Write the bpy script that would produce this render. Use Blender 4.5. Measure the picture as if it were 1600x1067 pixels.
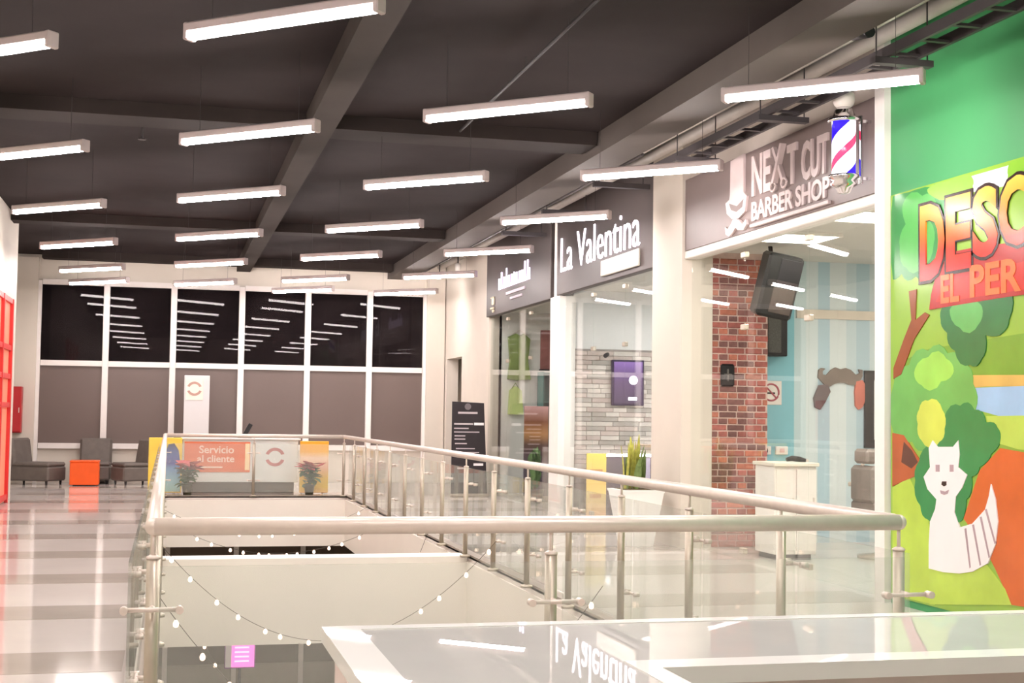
import bpy, math, random
from mathutils import Matrix, Vector
random.seed(7)
for o in list(bpy.data.objects):
    bpy.data.objects.remove(o, do_unlink=True)
SC = bpy.context.scene
COL = SC.collection

# ------------------------------------------------------------------ camera
cam_d = bpy.data.cameras.new('camera')
cam_d.sensor_width = 36.0
cam_d.lens = 36.0 * 2150.0 / 1600.0
cam_d.clip_end = 200
cam = bpy.data.objects.new('camera', cam_d)
COL.objects.link(cam)
cam.matrix_world = Matrix(((0.970166, -0.026261, -0.241015, 0.0),
                           (-0.242044, -0.048003, -0.969077, 0.0),
                           (0.013879, 0.998502, -0.052927, 1.5),
                           (0, 0, 0, 1)))
SC.camera = cam

# ------------------------------------------------------------------ world (night outside) and exposure
W = bpy.data.worlds.new('night_sky')
SC.world = W
W.use_nodes = True
bg = W.node_tree.nodes['Background']
bg.inputs[0].default_value = (0.35, 0.4, 0.6, 1)
bg.inputs[1].default_value = 0.012
SC.view_settings.view_transform = 'Standard'
SC.view_settings.look = 'None'
SC.view_settings.gamma = 1
SC.view_settings.exposure = 0.8
SC.view_settings.use_curve_mapping = False
TUBE_STRENGTH = 66.0
PANEL_STRENGTH = 22.0
try:
    SC.cycles.transparent_max_bounces = 40
    SC.cycles.max_bounces = 10
    SC.cycles.sample_clamp_indirect = 6.0
except Exception:
    pass

# ------------------------------------------------------------------ materials
def srgb(c):
    f = lambda v: (v / 255.0) / 12.92 if v / 255.0 <= 0.04045 else ((v / 255.0 + 0.055) / 1.055) ** 2.4
    return tuple(f(v) for v in c)

MATS = {}
def pm(name, rgb, rough=0.55, metal=0.0, var=0.06, scale=6.0, bump=0.0, ior=1.45, rnd=0.0, emit=0.0, emit_rgb=None, coat=0.0):
    """procedural principled material: base colour broken up by noise, optional per-object variation"""
    if name in MATS:
        return MATS[name]
    c = srgb(rgb)
    m = bpy.data.materials.new(name)
    m.use_nodes = True
    nt = m.node_tree
    b = nt.nodes['Principled BSDF']
    tc = nt.nodes.new('ShaderNodeTexCoord')
    nz = nt.nodes.new('ShaderNodeTexNoise')
    nz.inputs['Scale'].default_value = scale
    nz.inputs['Detail'].default_value = 4
    nt.links.new(tc.outputs['Object'], nz.inputs['Vector'])
    mr = nt.nodes.new('ShaderNodeMapRange')
    mr.inputs['From Min'].default_value = 0.3
    mr.inputs['From Max'].default_value = 0.7
    mr.inputs['To Min'].default_value = 1 - var
    mr.inputs['To Max'].default_value = 1 + var
    nt.links.new(nz.outputs['Fac'], mr.inputs['Value'])
    val = mr.outputs['Result']
    if rnd:
        oi = nt.nodes.new('ShaderNodeObjectInfo')
        m2 = nt.nodes.new('ShaderNodeMapRange')
        m2.inputs['To Min'].default_value = 1 - rnd
        m2.inputs['To Max'].default_value = 1 + rnd
        nt.links.new(oi.outputs['Random'], m2.inputs['Value'])
        mu = nt.nodes.new('ShaderNodeMath')
        mu.operation = 'MULTIPLY'
        nt.links.new(val, mu.inputs[0])
        nt.links.new(m2.outputs['Result'], mu.inputs[1])
        val = mu.outputs[0]
    mx = nt.nodes.new('ShaderNodeVectorMath')
    mx.operation = 'SCALE'
    mx.inputs[0].default_value = c
    nt.links.new(val, mx.inputs['Scale'])
    nt.links.new(mx.outputs['Vector'], b.inputs['Base Color'])
    b.inputs['Roughness'].default_value = rough
    b.inputs['Metallic'].default_value = metal
    b.inputs['IOR'].default_value = ior
    if coat:
        b.inputs['Coat Weight'].default_value = coat
        b.inputs['Coat Roughness'].default_value = 0.04
    if emit:
        b.inputs['Emission Color'].default_value = (*srgb(emit_rgb or rgb), 1)
        b.inputs['Emission Strength'].default_value = emit
    if bump:
        bp = nt.nodes.new('ShaderNodeBump')
        bp.inputs['Strength'].default_value = bump
        bp.inputs['Distance'].default_value = 0.01
        nt.links.new(nz.outputs['Fac'], bp.inputs['Height'])
        nt.links.new(bp.outputs['Normal'], b.inputs['Normal'])
    MATS[name] = m
    return m

def glass(name, tint=(0.97, 0.99, 0.975), ior=1.5, rough=0.0, gain=1.0, film=0.0, film_rgb=(0.75, 0.78, 0.74)):
    """thin architectural glass: tinted see-through plus fresnel mirror reflection, optional diffuse film for painted haze and tint"""
    m = bpy.data.materials.new(name)
    m.use_nodes = True
    nt = m.node_tree
    nt.nodes.remove(nt.nodes['Principled BSDF'])
    out = nt.nodes['Material Output']
    tr = nt.nodes.new('ShaderNodeBsdfTransparent')
    tr.inputs[0].default_value = (*tint, 1)
    gl = nt.nodes.new('ShaderNodeBsdfGlossy')
    gl.inputs['Roughness'].default_value = rough
    fr = nt.nodes.new('ShaderNodeFresnel')
    fr.inputs['IOR'].default_value = ior
    ge = nt.nodes.new('ShaderNodeNewGeometry')
    mi = nt.nodes.new('ShaderNodeMapRange')          # same fresnel on both faces of the pane
    mi.inputs['To Min'].default_value = ior
    mi.inputs['To Max'].default_value = 1.0 / ior
    nt.links.new(ge.outputs['Backfacing'], mi.inputs['Value'])
    nt.links.new(mi.outputs['Result'], fr.inputs['IOR'])
    ma = nt.nodes.new('ShaderNodeMath')
    ma.operation = 'MULTIPLY'
    ma.use_clamp = True
    ma.inputs[1].default_value = gain
    nt.links.new(fr.outputs[0], ma.inputs[0])
    mix = nt.nodes.new('ShaderNodeMixShader')
    nt.links.new(ma.outputs[0], mix.inputs[0])
    base = tr.outputs[0]
    if film:
        df = nt.nodes.new('ShaderNodeBsdfDiffuse')
        df.inputs[0].default_value = (*film_rgb, 1)
        nz = nt.nodes.new('ShaderNodeTexNoise')
        nz.inputs['Scale'].default_value = 1.5
        m3 = nt.nodes.new('ShaderNodeMath')
        m3.operation = 'MULTIPLY'
        m3.inputs[1].default_value = film * 2
        nt.links.new(nz.outputs['Fac'], m3.inputs[0])
        mf = nt.nodes.new('ShaderNodeMixShader')
        nt.links.new(m3.outputs[0], mf.inputs[0])
        nt.links.new(tr.outputs[0], mf.inputs[1])
        nt.links.new(df.outputs[0], mf.inputs[2])
        base = mf.outputs[0]
    nt.links.new(base, mix.inputs[1])
    nt.links.new(gl.outputs[0], mix.inputs[2])
    nt.links.new(mix.outputs[0], out.inputs['Surface'])
    MATS[name] = m
    return m

def helix_mat(name, pitch, rise, stops, rough=0.2, emit=0.0):
    """stripes that wind around the object's own vertical axis"""
    m = ramp_mat(name, 2, 0.0, pitch, stops, rough, True, emit, repeat=True)
    nt = m.node_tree
    sx = next(n for n in nt.nodes if n.type == 'SEPXYZ')
    mr = next(n for n in nt.nodes if n.type == 'MAP_RANGE')
    at = nt.nodes.new('ShaderNodeMath')
    at.operation = 'ARCTAN2'
    nt.links.new(sx.outputs[1], at.inputs[0])
    nt.links.new(sx.outputs[0], at.inputs[1])
    mu = nt.nodes.new('ShaderNodeMath')
    mu.operation = 'MULTIPLY_ADD'
    mu.inputs[1].default_value = -rise
    nt.links.new(at.outputs[0], mu.inputs[0])
    nt.links.new(sx.outputs[2], mu.inputs[2])
    nt.links.new(mu.outputs[0], mr.inputs['Value'])
    return m

def ramp_mat(name, axis, lo, hi, stops, rough=0.3, constant=False, emit=0.0, var_axis2=None, slope=0.0, repeat=None):
    """printed / painted colour bands along one object axis (0,1,2) plus slope*other axis"""
    m = bpy.data.materials.new(name)
    m.use_nodes = True
    nt = m.node_tree
    b = nt.nodes['Principled BSDF']
    tc = nt.nodes.new('ShaderNodeTexCoord')
    sx = nt.nodes.new('ShaderNodeSeparateXYZ')
    nt.links.new(tc.outputs['Object'], sx.inputs[0])
    v = sx.outputs[axis]
    if slope and var_axis2 is not None:
        mu = nt.nodes.new('ShaderNodeMath')
        mu.operation = 'MULTIPLY_ADD'
        mu.inputs[1].default_value = slope
        nt.links.new(sx.outputs[var_axis2], mu.inputs[0])
        nt.links.new(v, mu.inputs[2])
        v = mu.outputs[0]
    mr = nt.nodes.new('ShaderNodeMapRange')
    mr.clamp = repeat is None
    mr.inputs['From Min'].default_value = lo
    mr.inputs['From Max'].default_value = hi
    nt.links.new(v, mr.inputs['Value'])
    v = mr.outputs['Result']
    if repeat:
        fr = nt.nodes.new('ShaderNodeMath')
        fr.operation = 'FRACT'
        nt.links.new(v, fr.inputs[0])
        v = fr.outputs[0]
    cr = nt.nodes.new('ShaderNodeValToRGB')
    cr.color_ramp.interpolation = 'CONSTANT' if constant else 'LINEAR'
    els = cr.color_ramp.elements
    while len(els) < len(stops):
        els.new(0.5)
    for e, (p, c) in zip(els, stops):
        e.position = p
        e.color = (*srgb(c), 1)
    nt.links.new(v, cr.inputs[0])
    nt.links.new(cr.outputs[0], b.inputs['Base Color'])
    b.inputs['Roughness'].default_value = rough
    if emit:
        nt.links.new(cr.outputs[0], b.inputs['Emission Color'])
        b.inputs['Emission Strength'].default_value = emit
    MATS[name] = m
    return m

WALL = pm('cream_paint', (210, 202, 190), 0.6, var=0.02, scale=2)
WHITE = pm('white_paint', (235, 231, 225), 0.45, var=0.02)
FASCIA = pm('slab_edge_paint', (244, 239, 228), 0.5, var=0.02, scale=1)
CEIL = pm('dark_ceiling_paint', (50, 44, 44), 0.85, var=0.12, scale=1.2, ior=1.12)
BEAM = pm('beam_paint', (60, 54, 50), 0.8, var=0.06, scale=2, ior=1.15)
EDGEBEAM = pm('edge_beam_paint', (82, 75, 70), 0.7, var=0.06, scale=2)
DARKMETAL = pm('dark_metal', (52, 47, 48), 0.5, var=0.1)
BLACK = pm('black_plastic', (26, 25, 27), 0.35, var=0.1)
STEEL = pm('brushed_steel', (224, 212, 202), 0.38, metal=0.35, var=0.04, scale=20)
STEEL_DK = pm('steel_tube', (190, 180, 164), 0.38, metal=0.6, var=0.05, scale=20)
ALU = pm('white_aluminium', (232, 226, 222), 0.4, var=0.03)
PIPE = pm('grey_pipe', (92, 86, 86), 0.5, var=0.1)
PALEPIPE = pm('pale_duct', (190, 184, 176), 0.5, var=0.06)
SIGNBOARD = pm('charcoal_sign_board', (70, 62, 60), 0.5, var=0.05, scale=2)
BARBERBOARD = pm('taupe_sign_board', (120, 106, 103), 0.42, var=0.05, scale=2)
GREENWALL = pm('green_wall_paint', (66, 150, 92), 0.5, var=0.03, scale=1)
FLOORM = pm('polished_tile', (216, 208, 202), 0.07, var=0.03, scale=1.5, ior=1.3)
BANDM = pm('taupe_tile', (182, 172, 163), 0.07, var=0.04, scale=3, ior=1.3)
GL_RAIL = glass('rail_glass', (0.975, 0.987, 0.975), gain=0.6, film=0.12)  # film paints a pale haze that brightens the view through the glass
GL_SHOP = glass('shop_glass', (0.97, 0.985, 0.975), gain=0.8)
GL_NIGHT = glass('night_window_glass', (0.3, 0.28, 0.3), ior=1.5, gain=0.2, film=0.25, film_rgb=(0.045, 0.033, 0.034))
FILM = pm('brown_window_film', (106, 92, 87), 0.35, var=0.05, scale=0.7)
LAMP = pm('tube_lamp', (255, 246, 250), 0.4, emit=TUBE_STRENGTH, emit_rgb=(255, 243, 240), var=0.0)
HOUSING = pm('fixture_white', (190, 176, 175), 0.5, var=0.02)

# ------------------------------------------------------------------ mesh builder
class MB:
    def __init__(s):
        s.v = []
        s.f = []
    def box(s, x0, x1, y0, y1, z0, z1):
        n = len(s.v)
        s.v += [(x0, y0, z0), (x1, y0, z0), (x1, y1, z0), (x0, y1, z0), (x0, y0, z1), (x1, y0, z1), (x1, y1, z1), (x0, y1, z1)]
        s.f += [tuple(n + i for i in q) for q in ((0, 3, 2, 1), (4, 5, 6, 7), (0, 1, 5, 4), (1, 2, 6, 5), (2, 3, 7, 6), (3, 0, 4, 7))]
        return s
    def cbox(s, x0, x1, y0, y1, z0, z1, b=0.02):
        """box with chamfered edges"""
        n = len(s.v)
        xs, ys, zs = (x0, x1), (y0, y1), (z0, z1)
        idx = {}
        for i in (0, 1):
            for j in (0, 1):
                for k in (0, 1):
                    sx, sy, sz = (1 - 2 * i) * b, (1 - 2 * j) * b, (1 - 2 * k) * b
                    for a, p in enumerate(((xs[i], ys[j] + sy, zs[k] + sz), (xs[i] + sx, ys[j], zs[k] + sz), (xs[i] + sx, ys[j] + sy, zs[k]))):
                        idx[i, j, k, a] = len(s.v)
                        s.v.append(p)
        q = []
        for i in (0, 1):
            r = [idx[i, 0, 0, 0], idx[i, 1, 0, 0], idx[i, 1, 1, 0], idx[i, 0, 1, 0]]
            q.append(r if i else r[::-1])
            r = [idx[0, i, 0, 1], idx[1, i, 0, 1], idx[1, i, 1, 1], idx[0, i, 1, 1]]
            q.append(r[::-1] if i else r)
            r = [idx[0, 0, i, 2], idx[1, 0, i, 2], idx[1, 1, i, 2], idx[0, 1, i, 2]]
            q.append(r if i else r[::-1])
        for i in (0, 1):
            for j in (0, 1):
                q.append([idx[i, j, 0, 0], idx[i, j, 1, 0], idx[i, j, 1, 1], idx[i, j, 0, 1]])
                q.append([idx[i, 0, j, 0], idx[i, 1, j, 0], idx[i, 1, j, 2], idx[i, 0, j, 2]])
                q.append([idx[0, i, j, 1], idx[1, i, j, 1], idx[1, i, j, 2], idx[0, i, j, 2]])
                for k in (0, 1):
                    q.append([idx[i, j, k, 0], idx[i, j, k, 1], idx[i, j, k, 2]])
        s.f += [tuple(t) for t in q]
        return s
    def frame_axes(s, d):
        d = Vector(d).normalized()
        a = Vector((0, 0, 1)) if abs(d.z) < 0.9 else Vector((1, 0, 0))
        u = d.cross(a).normalized()
        return u, d.cross(u).normalized()
    def cyl(s, p0, p1, r0, r1=None, n=12, caps=True):
        r1 = r0 if r1 is None else r1
        p0, p1 = Vector(p0), Vector(p1)
        u, w = s.frame_axes(p1 - p0)
        b = len(s.v)
        for p, r in ((p0, r0), (p1, r1)):
            for i in range(n):
                a = 2 * math.pi * i / n
                s.v.append(tuple(p + u * (r * math.cos(a)) + w * (r * math.sin(a))))
        for i in range(n):
            j = (i + 1) % n
            s.f.append((b + i, b + j, b + n + j, b + n + i))
        if caps:
            s.f.append(tuple(b + i for i in range(n))[::-1])
            s.f.append(tuple(b + n + i for i in range(n)))
        return s
    def tube(s, pts, r, n=8):
        pts = [Vector(p) for p in pts]
        b = len(s.v)
        for k, p in enumerate(pts):
            d = pts[min(k + 1, len(pts) - 1)] - pts[max(k - 1, 0)]
            u, w = s.frame_axes(d)
            rr = r[k] if isinstance(r, (list, tuple)) else r
            for i in range(n):
                a = 2 * math.pi * i / n
                s.v.append(tuple(p + u * (rr * math.cos(a)) + w * (rr * math.sin(a))))
        for k in range(len(pts) - 1):
            for i in range(n):
                j = (i + 1) % n
                s.f.append((b + k * n + i, b + k * n + j, b + (k + 1) * n + j, b + (k + 1) * n + i))
        s.f.append(tuple(b + i for i in range(n))[::-1])
        e = b + (len(pts) - 1) * n
        s.f.append(tuple(e + i for i in range(n)))
        return s
    def lathe(s, prof, c, n=20):
        """profile list of (r,z) about vertical axis at c"""
        b = len(s.v)
        for r, z in prof:
            for i in range(n):
                a = 2 * math.pi * i / n
                s.v.append((c[0] + r * math.cos(a), c[1] + r * math.sin(a), c[2] + z))
        for k in range(len(prof) - 1):
            for i in range(n):
                j = (i + 1) % n
                s.f.append((b + k * n + i, b + k * n + j, b + (k + 1) * n + j, b + (k + 1) * n + i))
        s.f.append(tuple(b + i for i in range(n))[::-1])
        e = b + (len(prof) - 1) * n
        s.f.append(tuple(e + i for i in range(n)))
        return s
    def ball(s, c, r, n=10, m=6):
        return s.lathe([(max(1e-4, r * math.sin(math.pi * k / m)), -r * math.cos(math.pi * k / m)) for k in range(m + 1)], c, n)
    def prism(s, poly, o, right, up, d0, d1):
        """polygon (u,v) standing on plane o,right,up; extruded along right x up from d0 to d1 (d1 = face seen)"""
        o, right, up = Vector(o), Vector(right), Vector(up)
        nr = right.cross(up)
        area = sum(poly[i][0] * poly[(i + 1) % len(poly)][1] - poly[(i + 1) % len(poly)][0] * poly[i][1] for i in range(len(poly)))
        if area < 0:
            poly = poly[::-1]
        b = len(s.v)
        n = len(poly)
        for d in (d0, d1):
            for u, v in poly:
                s.v.append(tuple(o + right * u + up * v + nr * d))
        s.f.append(tuple(b + i for i in range(n))[::-1])
        s.f.append(tuple(b + n + i for i in range(n)))
        for i in range(n):
            j = (i + 1) % n
            s.f.append((b + i, b + j, b + n + j, b + n + i))
        return s
    def add(s, o):
        b = len(s.v)
        s.v += o.v
        s.f += [tuple(b + i for i in q) for q in o.f]
        return s
    def xf(s, M):
        s.v = [tuple(M @ Vector(p)) for p in s.v]
        return s
    def mesh(s, name, smooth=False):
        me = bpy.data.meshes.new(name)
        me.from_pydata(s.v, [], s.f)
        me.update()
        if smooth:
            for p in me.polygons:
                p.use_smooth = len(p.vertices) <= 4
        return me

def obj(name, data, m=None, parent=None, loc=(0, 0, 0), smooth=False, kind=None, label=None):
    """link one mesh (MB or mesh data) as an object; loc is local to the parent"""
    me = data.mesh(name, smooth) if isinstance(data, MB) else data
    if m is not None and not me.materials:
        me.materials.append(m)
    o = bpy.data.objects.new(name, me)
    COL.objects.link(o)
    o.location = loc
    if parent is not None:
        o.parent = parent
    if kind:
        o['kind'] = kind
    if label:
        o['label'] = label
    return o

def part(name, mb, m, parent, smooth=False, label=None, kind=None):
    """part built in world coordinates under an unrotated thing"""
    base = Vector((0, 0, 0))
    p = parent
    while p is not None:
        base += p.location
        p = p.parent
    mb.v = [tuple(Vector(q) - base) for q in mb.v]
    return obj(name, mb, m, parent, smooth=smooth, label=label, kind=kind)

def thing(name, label, cat, loc=(0, 0, 0), rotz=0.0, group=None):
    o = bpy.data.objects.new(name, None)
    o.empty_display_size = 0.1
    COL.objects.link(o)
    o.location = loc
    o.rotation_euler = (0, 0, rotz)
    o['label'] = label
    o['category'] = cat
    if group:
        o['group'] = group
    return o

def tag(o, label, cat, group=None):
    o['label'] = label
    o['category'] = cat
    if group:
        o['group'] = group
    return o

def struct(name, mb, m, label=None, smooth=False):
    o = obj(name, mb, m, smooth=smooth)
    o['kind'] = 'structure'
    if label:
        o['label'] = label
    return o

def structroot(name, label, loc=(0, 0, 0)):
    o = bpy.data.objects.new(name, None)
    COL.objects.link(o)
    o.location = loc
    o['kind'] = 'structure'
    o['label'] = label
    return o

def dup(root, loc, rotz=None, label=None):
    r = root.copy()
    COL.objects.link(r)
    r.location = loc
    if rotz is not None:
        r.rotation_euler = (0, 0, rotz)
    if label:
        r['label'] = label
    for ch in root.children:
        c = ch.copy()
        COL.objects.link(c)
        c.parent = r
        for g in ch.children:
            d = g.copy()
            COL.objects.link(d)
            d.parent = c
    return r

def box(*a):
    return MB().box(*a)

def text_mb(body, w, h, o, right, up, d0, d1, bold=0.0, shear=0.0, space=1.0):
    """letters from the built-in font, fitted to a w x h rectangle with lower-left corner o"""
    cu = bpy.data.curves.new('lettering', 'FONT')
    cu.body = body
    cu.extrude = 0.05
    cu.offset = bold
    cu.shear = shear
    cu.space_character = space
    cu.resolution_u = 3
    t = bpy.data.objects.new('lettering_tmp', cu)
    COL.objects.link(t)
    dg = bpy.context.evaluated_depsgraph_get()
    ev = t.evaluated_get(dg)
    me = ev.to_mesh()
    vs = [tuple(v.co) for v in me.vertices]
    fs = [tuple(p.vertices) for p in me.polygons]
    ev.to_mesh_clear()
    bpy.data.objects.remove(t, do_unlink=True)
    bpy.data.curves.remove(cu)
    x0 = min(v[0] for v in vs); x1 = max(v[0] for v in vs)
    y0 = min(v[1] for v in vs); y1 = max(v[1] for v in vs)
    o, right, up = Vector(o), Vector(right), Vector(up)
    nr = right.cross(up)
    mb = MB()
    for x, y, z in vs:
        mb.v.append(tuple(o + right * ((x - x0) / (x1 - x0) * w) + up * ((y - y0) / (y1 - y0) * h) + nr * (d1 if z > 0 else d0)))
    mb.f = fs
    return mb

# the walls on the right face -X: reading direction runs towards the camera (-Y)
XR, ZU, XU = (0, -1, 0), (0, 0, 1), (1, 0, 0)
def xpoly(mb, pts, X, d0, d1):
    """pts given as (Y,z) on the plane X, standing proud towards -X"""
    return mb.prism([(-y, z) for y, z in pts], (X, 0, 0), XR, ZU, d0, d1)
def ypoly(mb, pts, Y, d0, d1):
    """pts given as (X,z) on the plane Y, standing proud towards the camera"""
    return mb.prism(list(pts), (0, Y, 0), XU, ZU, d0, d1)

POLY = {
 'foliage_dark': [(10.242,3.354),(9.978,3.346),(9.668,3.338),(9.455,3.265),(9.411,3.109),(9.576,3.032),(9.522,2.774),(9.67,2.664),(9.881,2.649),(10.1,2.69),(10.243,2.661)],
 'foliage_mid': [(10.078,3.266),(9.782,3.285),(9.575,3.193),(9.669,3.069),(9.613,2.885),(9.784,2.726),(10.029,2.736),(10.13,2.92),(10.038,3.092)],
 'foliage_top': [(9.706,3.324),(9.41,3.342),(9.104,3.336),(9.062,3.262),(9.277,3.237),(9.64,3.263)],
 'sky_patch': [(9.087,3.329),(8.617,3.329),(8.642,3.185),(9.062,3.204)],
 'foliage_corner': [(8.617,3.329),(8.339,3.335),(8.138,3.325),(8.14,3.106),(8.429,3.143),(8.595,3.215)],
 'plank': [(9.577,2.62),(9.413,2.787),(8.982,2.787),(8.144,2.747),(8.148,2.385),(8.742,2.384),(9.239,2.375),(9.672,2.366),(9.643,2.485)],
 'plank_board': [(9.432,2.567),(8.145,2.634),(8.148,2.424),(9.238,2.413),(9.578,2.42)],
 'branch': [(9.98,2.538),(9.862,2.544),(9.882,2.299),(9.738,2.351),(9.672,2.326),(9.902,2.146),(10.101,1.869),(10.224,1.835),(10.224,1.925),(10.06,2.154),(9.941,2.303)],
 'bush': [(9.469,2.382),(9.238,2.423),(8.902,2.434),(8.602,2.437),(8.619,2.219),(8.713,2.124),(8.905,2.125),(8.955,1.958),(9.105,1.916),(9.31,2.029),(9.416,2.171),(9.506,2.275)],
 'bush_light': [(9.379,2.346),(9.153,2.378),(8.944,2.334),(9.002,2.205),(9.24,2.2)],
 'hill': [(10.224,1.951),(9.692,2.06),(8.905,2.097),(8.151,2.168),(8.154,1.842),(8.747,1.812),(9.418,1.788),(10.224,1.688)],
 'path': [(9.6,1.802),(9.072,1.839),(8.155,1.799),(8.155,1.734),(8.907,1.751),(9.508,1.731)],
 'water': [(9.072,1.744),(8.155,1.756),(8.157,1.548),(8.749,1.537),(9.04,1.583)],
 'meadow': [(8.909,1.536),(8.157,1.557),(8.16,1.272),(8.521,1.305),(8.83,1.352)],
 'tree_back': [(10.224,1.793),(9.981,1.943),(9.692,2.045),(9.417,2.014),(9.198,1.938),(9.072,1.772),(9.04,1.583),(9.331,1.486),(9.695,1.282),(9.934,1.327),(10.082,1.375),(10.225,1.394)],
 'tree_bright': [(9.903,1.879),(9.692,1.995),(9.435,1.975),(9.329,1.874),(9.508,1.8),(9.787,1.775)],
 'tree_yellow': [(9.826,1.583),(9.693,1.653),(9.491,1.583),(9.456,1.436),(9.528,1.336),(9.789,1.34),(9.846,1.471)],
 'tree_main': [(9.473,1.504),(9.243,1.612),(9.057,1.583),(8.909,1.49),(8.766,1.454),(8.735,1.354),(8.847,1.259),(8.993,1.161),(9.093,1.086),(9.162,0.917),(9.248,0.744),(9.423,0.803),(9.697,0.724),(9.81,0.826),(9.886,1.023),(9.828,1.178),(9.583,1.335)],
 'trunk': [(10.245,1.393),(10.062,1.376),(9.934,1.276),(9.809,1.178),(9.886,1.054),(10.083,1.003),(10.246,0.953)],
 'trunk_dark': [(10.062,1.324),(9.934,1.255),(9.847,1.167),(9.944,1.112),(10.103,1.157)],
 'earth': [(8.736,1.308),(8.161,1.194),(8.171,0.272),(8.607,0.213),(8.798,0.437),(8.916,0.562),(9.205,0.771),(8.994,1.137)],
 'grass_left': [(10.246,0.943),(9.984,1.044),(9.791,0.827),(9.697,0.724),(9.651,0.539),(9.607,0.077),(10.247,-0.011)],
 'grass_front': [(9.68,0.338),(8.917,0.47),(8.682,0.315),(8.607,0.213),(9.681,0.067)],
 'animal_body': [(9.676,1.283),(9.62,1.344),(9.547,1.296),(9.332,1.302),(9.262,1.352),(9.245,1.246),(9.263,1.15),(9.144,1.098),(9.213,0.999),(9.299,0.927),(9.317,0.811),(9.249,0.701),(9.079,0.743),(8.914,0.858),(8.865,0.958),(8.84,1.047),(8.786,0.94),(8.756,0.783),(8.788,0.62),(8.885,0.473),(9.081,0.391),(9.251,0.358),(9.47,0.343),(9.68,0.348),(9.679,0.537),(9.66,0.712),(9.585,0.816),(9.567,0.891),(9.696,0.963),(9.752,1.055),(9.658,1.134)],
 'animal_nose': [(9.485,1.033),(9.422,1.036),(9.422,1.007),(9.458,0.996),(9.494,1.008)],
 'animal_eye_a': [(9.575,1.157),(9.52,1.159),(9.52,1.105),(9.575,1.103)],
 'animal_eye_b': [(9.377,1.165),(9.324,1.167),(9.324,1.114),(9.377,1.111)],
 'animal_mouth': [(9.512,0.963),(9.44,0.958),(9.387,0.975),(9.405,0.945),(9.458,0.932),(9.503,0.939)],
 'tail_line_0': [(9.18,0.697),(9.155,0.704),(9.098,0.422),(9.115,0.411)],
 'tail_line_1': [(9.079,0.734),(9.054,0.74),(8.966,0.455),(8.982,0.444)],
 'tail_line_2': [(8.98,0.798),(8.955,0.804),(8.853,0.523),(8.869,0.512)],
 'tail_line_3': [(8.914,0.858),(8.89,0.864),(8.78,0.63),(8.796,0.62)],
 'hat': [(13.512,4.216),(13.175,4.237),(13.17,3.834),(13.088,3.782),(13.135,3.629),(13.3,3.578),(13.469,3.594),(13.608,3.668),(13.645,3.783),(13.541,3.809),(13.524,3.855)],
 'hat_hole': [(13.54,3.768),(13.335,3.711),(13.169,3.761),(13.201,3.685),(13.351,3.653),(13.488,3.692)],
 'moustache': [(13.367,3.574),(13.266,3.54),(13.182,3.489),(13.101,3.531),(13.084,3.476),(13.165,3.427),(13.298,3.443),(13.366,3.479),(13.433,3.44),(13.535,3.405),(13.622,3.436),(13.641,3.521),(13.571,3.485),(13.485,3.528),(13.435,3.569)],
 'wall_moustache': [(7.685,2.094),(7.719,2.118),(7.771,2.112),(7.736,2.08),(7.737,2.04),(7.788,2.034),(7.848,2.098),(7.908,2.13),(7.976,2.108),(8.045,2.125),(8.114,2.103),(8.183,2.042),(8.235,2.066),(8.218,2.113),(8.27,2.107),(8.27,2.028),(8.235,1.964),(8.166,1.915),(8.097,1.922),(8.028,1.944),(7.959,1.943),(7.891,1.926),(7.831,1.894),(7.754,1.923),(7.677,2.0)],
 'sideburn_left': [(7.686,1.907),(7.805,1.924),(7.84,1.831),(7.771,1.705),(7.703,1.61),(7.635,1.64),(7.618,1.749)],
 'sideburn_right': [(8.184,1.963),(8.27,1.98),(8.322,1.903),(8.348,1.808),(8.305,1.729),(8.27,1.65),(8.218,1.618),(8.175,1.664),(8.166,1.837)],
}
# ================================================================== STRUCTURE
VX0, VX1, VY0, VY1 = -0.10, 3.12, 5.42, 24.62      # the opening in the floor
WX = 5.8                                           # plane of the shop fronts
FY = 29.4                                          # far facade
LX = -2.5                                          # left wall
SL = -0.87                                         # underside of the slab

fl = MB()
for a in ((LX - 1.2, VX0, -3, FY), (VX1, 9.6, -3, FY), (VX0, VX1, -3, VY0), (VX0, VX1, VY1, FY)):
    fl.box(a[0], a[1], a[2], a[3], -0.06, 0.0)
floor = struct('floor', fl, FLOORM, 'pale polished tile floor of the upper walkway')
sl = MB()
for a in ((LX - 1.2, VX0 + 0.02, -3, FY), (VX1 - 0.02, 9.6, -3, FY), (VX0, VX1, -3, VY0 + 0.02), (VX0, VX1, VY1 - 0.02, FY)):
    sl.box(a[0], a[1], a[2], a[3], SL, -0.06)
obj('slab_edge', sl, FASCIA, floor, label='cream painted edge of the floor slab')
for k in range(-2, 10):
    yc = 8.62 + 2.09 * k
    if VY0 - 0.36 < yc < VY1:
        obj('floor_band', box(LX - 0.5 if yc > 24.5 else LX, VX0 - 0.12, yc - 0.35, yc + 0.35, -0.01, 0.002), BANDM, floor)
        obj('floor_band', box(VX1 + 0.12, WX, yc - 0.35, yc + 0.35, -0.01, 0.002), BANDM, floor)
    else:
        obj('floor_band', box(LX, WX, yc - 0.35, yc + 0.35, -0.01, 0.002), BANDM, floor)
CURB = pm('grey_stone_curb', (150, 140, 128), 0.3, var=0.06)
for n, a in enumerate(((VX0 - 0.1, VX0, VY0 - 0.1, VY1 + 0.1), (VX1, VX1 + 0.1, VY0 - 0.1, VY1 + 0.1), (VX0, VX1, VY0 - 0.1, VY0), (VX0, VX1, VY1, VY1 + 0.1))):
    struct('trim_%d' % (n + 1), box(a[0], a[1], a[2], a[3], -0.02, 0.02), CURB, 'grey stone curb around the floor opening')
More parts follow.
